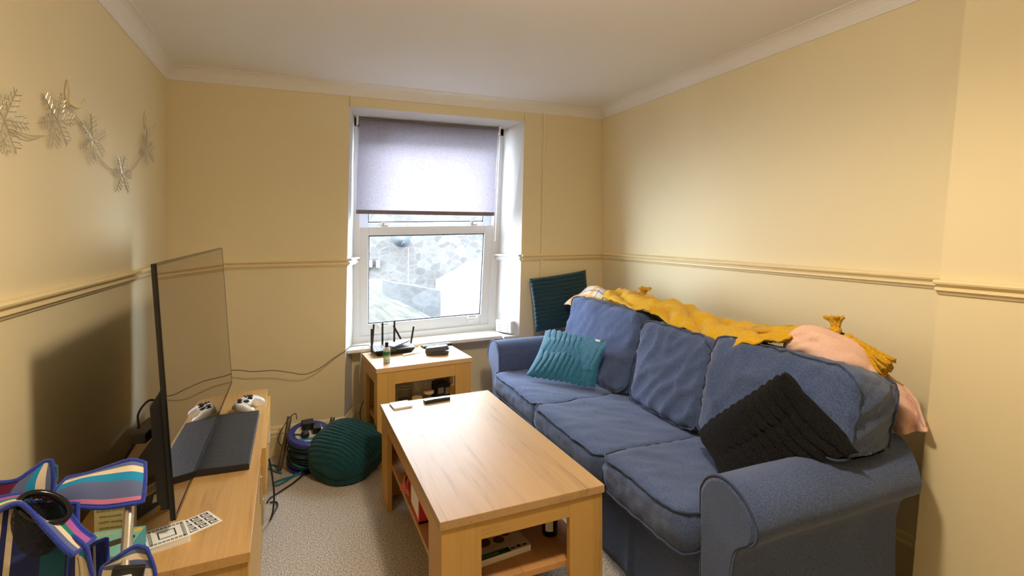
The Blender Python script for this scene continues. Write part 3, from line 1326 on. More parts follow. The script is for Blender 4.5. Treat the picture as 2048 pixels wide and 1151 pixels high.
def blk(u, v):
    return -.012 * math.exp(-((v - u * .2 - .15) / .10) ** 2)


mb = pillow((1.300, 1.330, .478), (1.535, 1.020, .640), (1.475, 1.225, .832), (1.375, 1.520, .545), .042, 12, .028, along_u=False,
            seed=8.0, fn=blk, pinch=.05, rib_wave=.04)
o = mb.build("cushion", m_blackfur, None, smooth=True, weld=.0004, origin=(1.42, 1.28, .49))
tag(o, "black ribbed fur cushion leaning in the sofa corner", "cushion", "ribbed plush cushions")

# round bottle-green floor cushion
mb = MB()
FC = Vector((.226, 2.925, .108))
FM = frame(FC, (.95, .10, -.20), (-.06, -.42, .90))


def floor_cushion(a, b):
    th = 2 * PI * a
    ph = PI * (b - .5)
    rx, ry, rz = .198, .192, .122
    ca = max(0, math.cos(ph)) ** .75
    sh = .90 + .10 * abs(math.cos(2 * th)) + .03 * math.sin(th * 3 + 1)
    p = Vector((rx * ca * math.cos(th) * sh, ry * ca * math.sin(th) * sh, rz * math.copysign(abs(math.sin(ph)) ** .85, math.sin(ph))))
    if b > .52:
        c = p.y * .78 + p.x * .62 + .012 * nz(p.x * 8, p.y * 8, 3)
        rb = abs(math.sin(c / .0205 * PI)) ** .5
        k = min(1, (b - .52) * 9)
    else:
        rb = abs(math.sin(th * 36)) ** .6
        k = min(1, (.52 - b) * 9) * ca
    nn = Vector((p.x / rx ** 2, p.y / ry ** 2, p.z / rz ** 2)).normalized()
    p = p + nn * (.0085 * rb * k)
    if abs(b - .52) < .03:
        p = p - nn * .006 * (1 - abs(b - .52) / .03)
    q = FM @ p
    return Vector((q.x, q.y, max(.006 + .002 * rb, q.z)))


mb.grid(floor_cushion, 260, 150, closed_u=True)
o = mb.build("floor_cushion", m_bottle, None, smooth=True, weld=.0001, origin=(.222, 2.905, 0))
tag(o, "round bottle green ribbed cushion on the carpet beside the cable reel", "cushion", "ribbed plush cushions")

# ------------------------------------------------------------------ throws on the sofa back
t = thing("knitted_throw", "mustard yellow chunky knitted throw bunched along the sofa back", "blanket", (1.78, 2.0, .84))
tp = spline([(1.765, 2.62, .882), (1.770, 2.50, .880), (1.775, 2.32, .868), (1.780, 2.15, .866), (1.780, 2.00, .842), (1.780, 1.84, .824),
             (1.775, 1.70, .822), (1.750, 1.58, .832), (1.755, 1.46, .848), (1.770, 1.36, .868)], 8)
wd_ = [.075, .085, .10, .105, .10, .10, .10, .115, .105, .075]


def throw(u, v):
    c = along(tp, u)
    x_ = u * (len(wd_) - 1)
    i = min(int(x_), len(wd_) - 2)
    W = lerp(wd_[i], wd_[i + 1], x_ - i)
    s_ = v * 2 - 1                                    # -1 front hem ... 1 back hem
    q = s_ * W * (1.55 if s_ < 0 else 1.0)
    y = c.y + .03 * nz(u * 9, v * 2, 3) + .035 * s_ * nz(u * 5, 1, 7)
    dx = q * .95
    drop = .55 * W * (abs(s_) ** 2.2) * (.78 if s_ < 0 else .8)
    fold = .030 * abs(math.sin((v * 2.6 + 1.3 * nz(u * 4, 4, 0) + u * 2.6) * PI)) ** .8
    fold += .012 * nz(u * 18, v * 4, 1.5) + .008 * nz(u * 40, v * 7, 5)
    cross = .007 * math.sin(u * 62 + v * 4 + 3 * nz(u * 6, v * 3, 9))
    return Vector((c.x + dx + .01 * nz(u * 14, v * 5, 11), y, c.z + .042 - drop + fold + cross * .6))


m = MB()
m.grid(throw, 240, 44)
m.build("throw_cloth", m_knit, t, smooth=True, solid=.010)
# folded loop at the near end
m = MB()
lp = spline([(1.70, 1.645, .842), (1.665, 1.60, .800), (1.66, 1.50, .812), (1.69, 1.40, .845), (1.72, 1.36, .89), (1.70, 1.45, .905), (1.685, 1.56, .890), (1.69, 1.63, .865)], 8)


def loopf(u, v):
    c = along(lp, u)
    return Vector((c.x + .085 * v - .01, c.y + .012 * nz(u * 6, v * 3, 2), c.z + .016 * v + .012 * nz(u * 8, v * 4, 0)))


m.grid(loopf, 80, 10)
m.build("throw_fold", m_knit, t, smooth=True, solid=.011)


def tassel(root, d, L, nst, seed, spread=.35, r=.0042):
    rnd = random.Random(seed)
    m = MB()
    root, d = Vector(root), Vector(d).normalized()
    a = d.orthogonal().normalized()
    b = d.cross(a)
    # binding
    m.tube([root, root + d * .012, root + d * .024, root + d * .034], [.010, .019, .019, .014], 10)
    for k in range(nst):
        an = rnd.uniform(0, 2 * PI)
        rr = math.sqrt(rnd.random()) * .014
        o_ = a * math.cos(an) * rr + b * math.sin(an) * rr
        pts = []
        for j in range(6):
            q = j / 5
            sp_ = o_ * (1 + spread * 7 * q * q) + Vector((rnd.uniform(-1, 1), rnd.uniform(-1, 1), rnd.uniform(-1, 1))) * .005 * q
            pts.append(root + d * (.03 + L * q) + sp_ + Vector((0, 0, -.03 * q * q * L / .1)))
        m.tube(pts, r * rnd.uniform(.8, 1.2), 5, smooth=2)
    o_ = m.build("tassel", m_yarn, t, smooth=True)
    return o_


tassel((1.835, 1.275, .915), (.10, -.62, -.30), .120, 70, 1, spread=.36)
tassel((1.83, 1.30, .915), (.05, .10, .95), .050, 50, 2, spread=.26)
tassel((1.80, 2.43, .915), (.0, .60, .10), .055, 44, 3, spread=.24)
tassel((1.80, 2.42, .918), (.03, -.15, .95), .042, 40, 4, spread=.26)
m = MB()
kn = spline([(1.80, 1.40, .885), (1.825, 1.33, .905), (1.83, 1.28, .915)], 6)
m.grid(lambda u, v: along(kn, u) + Vector((math.cos(2 * PI * v), .2 * math.sin(2 * PI * v), math.sin(2 * PI * v))) * (.030 - .012 * u + .004 * math.sin(v * 30)), 20, 24)
m.build("throw_corner", m_knit, t, smooth=True)


def plaid():
    m, nt, b = newmat("cream_ochre_plaid_fleece")
    uv = N(nt, "ShaderNodeUVMap")
    sp = N(nt, "ShaderNodeSeparateXYZ")
    nt.links.new(uv.outputs[0], sp.inputs[0])

    def band(out, freq, lo, hi, ph=0.0):
        a = N(nt, "ShaderNodeMath", operation='MULTIPLY_ADD')
        nt.links.new(out, a.inputs[0])
        a.inputs[1].default_value = freq
        a.inputs[2].default_value = ph
        f_ = N(nt, "ShaderNodeMath", operation='FRACT')
        nt.links.new(a.outputs[0], f_.inputs[0])
        g = N(nt, "ShaderNodeMath", operation='GREATER_THAN')
        nt.links.new(f_.outputs[0], g.inputs[0])
        g.inputs[1].default_value = lo
        l_ = N(nt, "ShaderNodeMath", operation='LESS_THAN')
        nt.links.new(f_.outputs[0], l_.inputs[0])
        l_.inputs[1].default_value = hi
        mu = N(nt, "ShaderNodeMath", operation='MULTIPLY')
        nt.links.new(g.outputs[0], mu.inputs[0])
        nt.links.new(l_.outputs[0], mu.inputs[1])
        return mu.outputs[0]
    base = (0.60, 0.51, 0.40, 1)
    cur = None
    layers = [(band(sp.outputs[0], 3, .30, .55), (0.60, 0.30, 0.03, 1), .85), (band(sp.outputs[1], 2.2, .30, .55, .1), (0.58, 0.27, 0.025, 1), .85),
              (band(sp.outputs[0], 3, .72, .76), (0.10, 0.09, 0.12, 1), .8), (band(sp.outputs[1], 2.2, .72, .77, .1), (0.10, 0.09, 0.12, 1), .8)]
    prev = None
    for k, (o_, c, f_) in enumerate(layers):
        mx = N(nt, "ShaderNodeMix", data_type='RGBA')
        if prev is None:
            mx.inputs["A"].default_value = base
        else:
            nt.links.new(prev, mx.inputs["A"])
        mx.inputs["B"].default_value = c
        mu = N(nt, "ShaderNodeMath", operation='MULTIPLY')
        nt.links.new(o_, mu.inputs[0])
        mu.inputs[1].default_value = f_
        nt.links.new(mu.outputs[0], mx.inputs["Factor"])
        prev = mx.outputs["Result"]
    nt.links.new(prev, b.inputs["Base Color"])
    b.inputs["Roughness"].default_value = 0.95
    b.inputs["Sheen Weight"].default_value = 0.2
    return m


m = MB()


def plaidf(u, v):
    y = lerp(3.09, 2.60, u)
    env = math.sin(PI * min(1, u * 1.02 + .05)) ** .6
    s_ = v * 2 - 1
    z = .816 + .128 * env * (1 - abs(s_) ** 2.4) + .012 * nz(u * 7, v * 5, 0) * env - .012
    z += .010 * math.sin(v * 14 + u * 5) * env
    x = 1.815 + s_ * .125 - .035 * (1 - u)
    return Vector((x, y, z))


m.grid(plaidf, 60, 40)
o = m.build("plaid_blanket", plaid(), None, smooth=True, solid=.008, origin=(1.82, 2.8, .81))
tag(o, "cream and ochre plaid blanket bundled behind the sofa beside the petrol cushion", "blanket")

# pale pink garment over the near back corner
m = MB()
pk = spline([(1.745, 1.425, .846), (1.755, 1.395, .872), (1.775, 1.340, .882), (1.795, 1.275, .866), (1.825, 1.205, .842), (1.855, 1.155, .800)], 8)


def pinkf(u, v):
    c = along(pk, u)
    a = 2 * PI * v
    r_ = .056 * math.sin(PI * min(.94, u * .9 + .12)) ** .5
    r_ *= 1 + .25 * nz(u * 4, math.cos(a) * 1.4, math.sin(a) * 1.4) + .12 * math.sin(3 * a + u * 6) + .10 * abs(math.sin(4 * a + u * 10 + 2 * nz(u * 3, 1, a)))
    return c + Vector((math.cos(a) * r_ * 1.45, math.cos(a) * r_ * .35, math.sin(a) * r_))


m.grid(pinkf, 70, 40)
hg = sheet_rows = [[(1.885, 1.215, .825), (1.895, 1.175, .800), (1.905, 1.130, .770), (1.915, 1.118, .762)],
                   [(1.890, 1.200, .760), (1.895, 1.160, .735), (1.905, 1.110, .735), (1.915, 1.075, .715)],
                   [(1.880, 1.180, .700), (1.885, 1.140, .672), (1.895, 1.080, .675), (1.905, 1.050, .665)],
                   [(1.870, 1.160, .640), (1.875, 1.120, .612), (1.885, 1.072, .628), (1.900, 1.040, .645)]]
HR = [spline([Vector(p) for p in r], 8) for r in hg]


def hang(u, v):
    p = along(spline([along(r, u) for r in HR], 8), v)
    k = .016 * math.sin(u * 13 + v * 2.0) * (.4 + v) + .008 * nz(u * 8, v * 6, 4)
    return p + Vector((-.75 * k, -.45 * k, .1 * k))


m.grid(hang, 50, 40)
m.grid(lambda u, v: hang(u, v) + Vector((.022, .012, .0)), 50, 40)
o = m.build("pink_garment", m_pink, None, smooth=True, solid=.005, origin=(1.85, 1.2, .85))
tag(o, "pale pink jersey garment draped over the sofa back beneath the yellow tassels", "clothing")

# ------------------------------------------------------------------ tv console
CR = .0265
CON = thing("tv_console", "long low oak television console against the snowflake wall", "cabinet", (-.12, 1.446, 0), (0, 0, CR))
MC = Matrix.Translation((-.12, 1.446, 0)) @ Matrix.Rotation(CR, 4, 'Z')


def cb(x0, x1, y0, y1, z0, z1, nm, mat, par=None, bev=.0012):
    q = MB()
    q.m = MC
    q.box(x0, x1, y0, y1, z0, z1)
    return q.build(nm, mat, par or CON, bevel=bev)


CL, CD = 1.47, .435
cb(-CD, 0, 0, CL, .475, .50, "top_panel", W_CON_T)
cb(-CD + .006, -.004, .006, .028, 0, .475, "side_panel", W_COF_V)
cb(-CD + .006, -.004, CL - .028, CL - .006, 0, .475, "side_panel", W_COF_V)
cb(-CD + .01, -.024, .735, .757, .05, .475, "divider", W_COF_V)
cb(-CD + .01, -.024, .028, CL - .028, .05, .07, "bottom_panel", W_SHELF)
cb(-CD + .006, -CD + .012, .028, CL - .028, .05, .475, "back_panel", m_dark_back)
cb(-.05, -.030, .028, CL - .028, 0, .05, "plinth", W_COF_Y)
d = cb(-.024, -.004, .030, .742, .055, .472, "door", W_COF_Y)
cb(-.004, .004, .66, .672, .30, .40, "handle", m_metal, d)
d = cb(-.024, -.004, .750, CL - .030, .055, .285, "door", W_COF_Y)
cb(-.004, .004, .80, .812, .15, .25, "handle", m_metal, d)
d = cb(-.018, .014, .748, CL - .030, .292, .472, "drawer", W_COF_Y)
cb(.014, .019, 1.03, 1.17, .376, .386, "handle", m_metal, d)

# ------------------------------------------------------------------ television
TZ = .552
tilt = -.060
TV = thing("television", "large flat television with glossy dark screen on the oak console", "television", (-.304, 1.575, TZ))
# local axes: u along the screen (y), v up (leaning back), w out of the screen
tu = Vector((-.0085, 1.0, .004)).normalized()
tv_up = Vector((math.sin(tilt), 0, math.cos(tilt)))
tv_up = (tv_up - tu * tv_up.dot(tu)).normalized()
tw = tu.cross(tv_up)
MT = Matrix(((tu.x, tv_up.x, tw.x, -.304), (tu.y, tv_up.y, tw.y, 1.575), (tu.z, tv_up.z, tw.z, TZ), (0, 0, 0, 1)))
TW_, TH_ = 1.295, .672


def tvm():
    q = MB()
    q.m = MT
    return q


q = tvm()
q.box(.006, TW_ - .006, .014, TH_ - .006, -.0035, .0002)
q.build("screen", m_screen, TV)
q = tvm()
q.box(0, TW_, 0, TH_, -.012, -.0036)
q.build("panel_shell", m_black, TV, bevel=.001)
q = tvm()
b_ = .0055
q.box(0, TW_, TH_ - b_, TH_, -.0036, .001)
q.box(0, b_, .0, TH_ - b_, -.0036, .001)
q.box(TW_ - b_, TW_, .0, TH_ - b_, -.0036, .001)
q.box(b_, TW_ - b_, .0, .012, -.0036, .0015)
q.build("bezel", m_black_gloss, TV, bevel=.0008)
q = tvm()                                              # deeper housing for the electronics
hp = [(0.03, -.012), (.03, -.030), (.06, -.044), (.30, -.044), (.345, -.012)]
n0 = len(hp)
vs = []
for (uu, ins) in ((.004, .0), (.03, 0), (TW_ - .03, 0), (TW_ - .004, 0)):
    for (vv, ww) in hp:
        k = .82 if uu in (.004, TW_ - .004) else 1
        vs.append((uu, vv, -.012 + (ww + .012) * k))
fs = []
for i in range(3):
    for j in range(n0):
        fs.append((i * n0 + j, i * n0 + (j + 1) % n0, (i + 1) * n0 + (j + 1) % n0, (i + 1) * n0 + j))
fs += [tuple(range(n0)), tuple(3 * n0 + j for j in range(n0))[::-1]]
q.add(vs, fs)
q.build("rear_housing", m_black, TV, bevel=.002)
q = MB()
q.box(-.395, -.345, 2.16, 2.30, .515, .66)
q.build("stand_neck", m_black, TV, bevel=.006)
SB = plain("textured_black_plastic", (0.020, 0.020, 0.022), 0.55, bump=0.5, bscale=90, var=.35, vscale=30)
q = MB()
b0 = [(-.520, 1.965), (-.163, 1.945), (-.170, 2.512), (-.520, 2.500)]
q.hexa([(x, y, .5005) for x, y in b0], [(x, y, .522 + (.006 if x < -.3 else 0)) for x, y in b0])
q.build("stand_base", SB, TV, bevel=.002)

# power adapter behind the set
t = thing("power_adapter", "black power adapter brick behind the television with looped lead", "adapter", (-.44, 1.86, .69))
q = MB()
q.box(-.024, .024, -.055, .055, -.016, .016, M=Matrix.Translation((-.431, 1.862, .705)) @ Matrix.Rotation(-.25, 4, 'Z') @ Matrix.Rotation(.12, 4, 'X'))
q.build("adapter_body", m_black, t, bevel=.004)
q = MB()
q.tube([(-.445, 1.83, .722), (-.448, 1.84, .765), (-.425, 1.86, .795), (-.395, 1.87, .775), (-.385, 1.88, .745)], .0032, 7, smooth=6)
q.tube([(-.452, 1.82, .69), (-.490, 1.85, .62), (-.525, 1.88, .56), (-.530, 1.92, .506)], .0032, 7, smooth=6)
q.build("adapter_lead", m_cable, t, smooth=True)
q = MB()
q.tube([(-.352, 1.95, .62), (-.39, 1.93, .58), (-.43, 1.905, .545), (-.48, 1.90, .515), (-.53, 1.89, .5045)], .0035, 7, smooth=6)
o = q.build("television_lead", m_cable, None, smooth=True, origin=(-.42, 1.8, .5))
tag(o, "black lead drooping from the television housing to the boxes", "cable")


# ------------------------------------------------------------------ lettering
def lettering(txt, size, M, mat, parent, nm="lettering", ext=.0003, align='CENTER'):
    cu = bpy.data.curves.new("lettering_curve", 'FONT')
    cu.body = txt
    cu.size = size
    cu.extrude = ext
    cu.align_x = align
    cu.align_y = 'CENTER'
    tmp = bpy.data.objects.new("lettering_tmp", cu)
    COL.objects.link(tmp)
    dg = bpy.context.evaluated_depsgraph_get()
    me = bpy.data.meshes.new_from_object(tmp.evaluated_get(dg))
    bpy.data.objects.remove(tmp)
    q = MB()
    q.add([tuple(v.co) for v in me.vertices], [tuple(p.vertices) for p in me.polygons], M)
    bpy.data.meshes.remove(me)
    return q.build(nm, mat, parent)


# ------------------------------------------------------------------ boxes at the back of the console
m_teal_card = plain("teal_card", (0.22, 0.55, 0.52), 0.5)
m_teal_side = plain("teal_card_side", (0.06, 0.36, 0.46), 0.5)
m_gold = plain("gold_print", (0.75, 0.55, 0.12), 0.4)
t = thing("router_carton", "small teal gadget box with a pictured black device on its lid", "box", (-.43, 1.51, .5), (0, 0, -.13))
MBX = Matrix.Translation((-.430, 1.512, .5)) @ Matrix.Rotation(-.13, 4, 'Z')
q = MB()
q.m = MBX
q.box(-.056, .056, -.062, .062, 0, .058)
q.build("carton", m_teal_card, t, bevel=.001)
q = MB()
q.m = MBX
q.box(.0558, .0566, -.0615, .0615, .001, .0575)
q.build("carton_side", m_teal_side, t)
q = MB()
q.m = MBX
q.box(-.0555, .0555, -.0626, -.0618, .001, .044)
q.build("carton_end", plain("kraft_card", (0.66, 0.48, 0.28), .7), t)
q = MB()
q.m = MBX @ Matrix.Translation((.012, -.004, .0583)) @ Matrix.Rotation(.50, 4, 'Z')
q.prism([(.043 * math.cos(a) if abs(math.cos(a)) < .9 else .043 * math.cos(a), .0135 * math.copysign(abs(math.sin(a)) ** .5, math.sin(a))) for a in [2 * PI * k / 28 for k in range(28)]], 'z', 0, .0004)
q.build("device_print", plain("device_print", (.05, .045, .03), .4), t)
lettering("tp-link", .020, MBX @ Matrix.Translation((-.020, .045, .0581)), m_gold, t)
lettering("LTE", .011, MBX @ Matrix.Translation((-.040, .022, .0581)), m_teal_side, t)
q = MB()
q.m = MBX @ Matrix.Translation((.044, .045, .058))
q.lathe([(.010, 0), (.010, .0004)], 20)
q.build("round_badge", m_gold, t)
lettering("tp-link", .012, MBX @ Matrix.Translation((.0567, .0, .032)) @ Matrix.Rotation(PI / 2, 4, 'Z') @ Matrix.Rotation(PI / 2, 4, 'X'), m_paper, t)

m_kraft = plain("pale_kraft_card", (0.60, 0.50, 0.27), 0.7)
m_green_ink = plain("olive_print", (0.22, 0.24, 0.06), 0.6)
t = thing("tall_carton", "tall kraft box printed all over with olive words behind the teal box", "box", (-.465, 1.665, .5), (0, 0, -.15))
MKX = Matrix.Translation((-.450, 1.642, .5)) @ Matrix.Rotation(-.10, 4, 'Z')
q = MB()
q.m = MKX
q.box(-.037, .037, -.028, .028, 0, .178)
q.build("carton", m_kraft, t, bevel=.001)
words_ = ["ENGLISH BREAKFAST", "VERMONT naturally", "KICKSTART morning", "ACCORDING to nature", "DON'T forget TEA", "BLISSFUL moments", "LINX pure herbs", "HAPPY drinking", "GOOD leaf blend",
          "RELAX refresh", "FRESH as morning", "SIMPLY the best"]
for k in range(11):
    lettering(words_[k], .0080 if k % 2 else .0070, MKX @ Matrix.Translation((0, -.0284, .165 - k * .0148)) @ Matrix.Rotation(PI / 2, 4, 'X'), m_green_ink, t)
lettering("ORGANIC", .012, MKX @ Matrix.Translation((.0, .0, .1783)), m_green_ink, t)

m_boxblack = plain("black_carton", (0.018, 0.018, 0.022), 0.5)
t = thing("gadget_carton", "black cardboard gadget box with white barcode sticker behind the television", "box", (-.42, 1.84, .5), (0, 0, -.42))
MGX = Matrix.Translation((-.449, 1.7925, .5)) @ Matrix.Rotation(-.47, 4, 'Z')
q = MB()
q.m = MGX
q.box(-.050, .050, -.060, .060, 0, .095)
q.build("carton", m_boxblack, t, bevel=.0015)
q = MB()
q.m = MGX
for k in range(14):
    q.box(.0502, .0506, -.010 + k * .0032, -.010 + k * .0032 + (.0018 if k % 3 else .0009), .052, .072)
q.build("barcode", m_ink, t)
q = MB()
q.m = MGX
q.box(.0500, .0504, -.014, .038, .048, .075)
q.build("barcode_label", plain("grey_label", (.55, .5, .45), .6), t)
q = MB()
q.m = MGX
q.prism([(.008, .018), (.025, .014), (.038, .022), (.036, .036), (.014, .038)], 'x', .0500, .0507)
q.build("torn_sticker", m_paper, t)
lettering("X", .05, MGX @ Matrix.Translation((.0, .02, .0953)), plain("grey_print", (.10, .10, .11), .5), t)
q = MB()
q.m = MGX
for dy in (.020, .033, .045):
    q.box(.0502, .0506, dy, dy + .008, .079, .087)
q.build("printed_marks", plain("pale_marks", (.35, .33, .3), .5), t)

# little warning triangle card
m = MB()
m.prism([(-.386, .5), (-.352, .5), (-.374, .536)], 'y', 1.752, 1.7535)
o = m.build("warning_card", plain("yellow_card", (.72, .55, .10), .6), None, origin=(-.37, 1.752, .5))
tag(o, "tiny yellow triangular warning card beneath the television corner", "card")
mm = MB()
mm.prism([(-.378, .504), (-.360, .504), (-.371, .524)], 'y', 1.7512, 1.752)
mm.build("card_print", plain("red_print", (.55, .10, .04), .6), o)

# ------------------------------------------------------------------ coasters
def meander(mb, M, half, step, z):
    """greek-key border of small L shapes around a square card"""
    k = int(2 * half / step)
    for side in range(4):
        R = Matrix.Rotation(side * PI / 2, 4, 'Z')
        for i in range(k):
            x = -half + i * step
            for (a, b, c, d_) in ((0, .72, 0, .16), (0, .16, 0, .82), (0, .72, .68, .82), (.56, .72, .34, .82), (.3, .72, .34, .48)):
                mb.box(x + a * step, x + b * step, -half + c * step, -half + d_ * step, 0, z, M=M @ R)


def coaster(name, label, c, rz, n, size, parent_group, pattern=True):
    for k in range(n):
        last = (k == n - 1)
        jx, jy, jr = .0016 * nz(k * 3.1, 1, 0), .0016 * nz(k * 2.7, 4, 0), .05 * nz(k * 1.9, 9, 0)
        M_ = Matrix.Translation((c[0] + jx, c[1] + jy, c[2] + k * .0042)) @ Matrix.Rotation(rz + jr, 4, 'Z')
        q_ = MB()
        hs = size / 2
        r_ = .007
        poly = []
        for (sx, sy, a0) in ((1, 1, 0), (-1, 1, PI / 2), (-1, -1, PI), (1, -1, 1.5 * PI)):
            for j in range(5):
                a = a0 + j / 4 * PI / 2
                poly.append((sx * (hs - r_) + r_ * math.cos(a), sy * (hs - r_) + r_ * math.sin(a)))
        q_.prism(poly, 'z', 0, .0040, M=M_)
        o_ = q_.build(name, m_paper, None, origin=(c[0], c[1], c[2]))
        tag(o_, label[k] if k < len(label) else label[-1], "coaster", parent_group)
        if last and pattern:
            p_ = MB()
            meander(p_, M_ @ Matrix.Translation((0, 0, .0040)), hs * .86, hs * .86 * 2 / 9, .0003)
            for (a, b, cc, dd_) in ((-.42, .42, -.42, -.36), (-.42, .42, .36, .42), (-.42, -.36, -.42, .42), (.36, .42, -.42, .42)):
                p_.box(a * hs, b * hs, cc * hs, dd_ * hs, .0040, .0043, M=M_)
            p_.build("key_pattern", m_ink, o_)


coaster("coaster", ["bottom patterned coaster of the stack on the console edge", "second coaster up in the stack on the console edge",
                    "third coaster up in the stack on the console edge", "top white coaster with black key border on the console stack"],
        (-.325, 1.585, .5002), .30, 4, .094, "white coasters on the console")
# turned-over coaster with a coarse key pattern
q = MB()
MCO = Matrix.Translation((-.262, 1.640, .5002)) @ Matrix.Rotation(.55, 4, 'Z')
q.box(-.043, .043, -.043, .043, 0, .004, M=MCO)
o = q.build("coaster", m_paper, None, bevel=.001, origin=(-.262, 1.64, .5))
tag(o, "single coaster with bold black key pattern tucked beside the console coaster stack", "coaster", "white coasters on the console")
p_ = MB()
for i in range(3):
    for j in range(3):
        x, y = -.036 + i * .026, -.036 + j * .026
        for (a, b, c_, d_) in ((0, .020, 0, .0035), (0, .0035, 0, .020), (0, .020, .0165, .020), (.0165, .020, .009, .020), (.008, .020, .009, .0125)):
            p_.box(x + a, x + b, y + c_, y + d_, .004, .0043, M=MCO)
p_.build("key_pattern", m_ink, o)

coaster("coaster", ["lower plain white coaster on the coffee table corner", "upper plain white coaster on the coffee table corner"],
        (.452, 2.535, .4502), .10, 2, .092, "coasters on the coffee table", pattern=False)

# ------------------------------------------------------------------ game controller
t = thing("game_controller", "white wireless game controller with black thumbsticks behind the console slab", "controller", (-.235, 2.575, .5), (0, 0, 0))
GC = Matrix.Translation((-.232, 2.606, .531)) @ Matrix.Rotation(1.30, 4, 'Z') @ Matrix.Rotation(.12, 4, 'X')
body = [(-.052, .030), (-.030, .036), (.030, .036), (.052, .030), (.070, .012), (.078, -.015), (.080, -.045), (.070, -.062), (.056, -.058), (.045, -.036), (.030, -.022),
        (0, -.020), (-.030, -.022), (-.045, -.036), (-.056, -.058), (-.070, -.062), (-.080, -.045), (-.078, -.015), (-.070, .012)]
bl = spline([(a, b, 0) for a, b in body], 4, True)
q = MB()
q.m = GC
L_ = len(bl)
layers = [(-.019, .55), (-.017, .80), (-.008, .96), (.0, 1.0), (.008, .97), (.014, .84), (.016, .55)]
vs = []
for (z_, k_) in layers:
    for p in bl:
        cx_ = Vector((p.x * .72, .004 if abs(p.x) < .045 else p.y * .55, 0))
        pp = cx_.lerp(p, k_)
        dz = -.016 * max(0, -p.y - .02) / .05
        vs.append((pp.x, pp.y, z_ + dz))
fs = []
for i in range(len(layers) - 1):
    for j in range(L_):
        fs.append((i * L_ + j, i * L_ + (j + 1) % L_, (i + 1) * L_ + (j + 1) % L_, (i + 1) * L_ + j))
fs += [tuple(range(L_))[::-1], tuple((len(layers) - 1) * L_ + j for j in range(L_))]
q.add(vs, fs)
q.build("controller_shell", m_white_pl, t, smooth=True)
for (a, b) in ((-.042, .012), (.022, -.010)):
    q = MB()
    q.m = GC @ Matrix.Translation((a, b, .014))
    q.lathe([(.011, 0), (.011, .004), (.005, .005), (.005, .010), (.0105, .011), (.0105, .0145), (.007, .0135)], 20)
    q.build("thumbstick", m_black, t, smooth=False)
q = MB()
q.m = GC @ Matrix.Translation((-.022, -.010, .015))
q.lathe([(.013, 0), (.013, .002), (.011, .003)], 20)
q.box(-.004, .004, -.011, .011, .002, .005)
q.box(-.011, .011, -.004, .004, .002, .005)
q.build("direction_pad", m_black, t)
for (a, b) in ((.042, .022), (.042, .002), (.052, .012), (.032, .012)):
    q = MB()
    q.m = GC @ Matrix.Translation((a, b, .0145))
    q.lathe([(.0048, 0), (.0048, .004), (.003, .005)], 14)
    q.build("face_button", m_black, t)
for sx in (-1, 1):
    q = MB()
    q.m = GC
    q.box(sx * .048 - .018, sx * .048 + .018, .022, .034, -.010, .006)
    q.build("bumper", m_grey_pl, t, bevel=.004)

# ------------------------------------------------------------------ remotes
def remote(label, M, L_, W_, group):
    t_ = thing("remote_control", label, "remote", M.translation, (0, 0, 0), group)
    q_ = MB()
    q_.m = M
    q_.prism([(-W_ / 2, .003), (-W_ / 2 + .004, 0), (W_ / 2 - .004, 0), (W_ / 2, .003), (W_ / 2 - .001, .013), (W_ / 2 - .006, .016), (-W_ / 2 + .006, .016), (-W_ / 2 + .001, .013)],
             'x', -L_ / 2, L_ / 2)
    q_.build("remote_body", m_black, t_, bevel=.0015)
    q_ = MB()
    q_.m = M
    for i in range(9):
        for j in range(3):
            if i == 3:
                continue
            x, y = -L_ / 2 + .018 + i * (L_ - .034) / 8.5, (j - 1) * W_ * .27
            q_.box(x - .0042, x + .0042, y - .0032, y + .0032, .016, .0176)
    q_.build("remote_keys", plain("pale_keys", (.30, .34, .40), .4), t_, bevel=.0004)
    q_ = MB()
    q_.m = M @ Matrix.Translation((-L_ / 2 + .018 + 3 * (L_ - .034) / 8.5, 0, .016))
    q_.lathe([(.011, 0), (.011, .0015), (.005, .0015), (.005, .0005)], 20)
    q_.build("navigation_ring", m_grey_pl, t_)


remote("slim black remote control lying on the coffee table", Matrix.Translation((.630, 2.530, .4503)) @ Matrix.Rotation(.09, 4, 'Z'), .132, .034, "black remote controls")
remote("long black remote control on the side table behind the spectacle case", Matrix.Translation((.822, 3.300, .5503)) @ Matrix.Rotation(.16, 4, 'Z'), .20, .046, "black remote controls")

# ------------------------------------------------------------------ router on the side table
t = thing("wifi_router", "black wifi router with upright aerials on the side table", "router", (.53, 3.255, .55))
MR = Matrix.Translation((.528, 3.245, .5502)) @ Matrix.Rotation(.10, 4, 'Z')
q = MB()
q.m = MR
q.hexa([(-.105, -.055, 0), (.105, -.055, 0), (.11, .065, 0), (-.11, .065, 0)], [(-.128, -.075, .034), (.128, -.075, .034), (.128, .075, .040), (-.128, .075, .040)])
q.build("router_body", m_black, t, bevel=.003)
q = MB()
q.m = MR
for i in range(13):
    for j in range(6):
        x, y = -.112 + i * .0187, -.062 + j * .024
        z = lerp(.034, .040, (y + .075) / .15)
        q.box(x - .0075, x + .0075, y - .009, y + .009, z - .001, z + .0022)
q.build("vent_grid", m_grey_pl, t)
q = MB()
q.m = MR
for i in range(6):
    q.box(-.062 + i * .011, -.058 + i * .011, -.0745, -.0735, .026, .029)
q.build("status_light", plain("pale_green_led", (.25, .55, .25), .4), t)
ant = [((-.135, -.030, .02), (-.136, -.030, .165)), ((-.112, .070, .02), (-.098, .074, .175)), ((-.045, .072, .02), (-.043, .076, .180)),
       ((.030, .074, .02), (.034, .078, .185)), ((.082, .070, .045), (.025, .074, .155)), ((.130, .050, .02), (.152, .052, .140))]
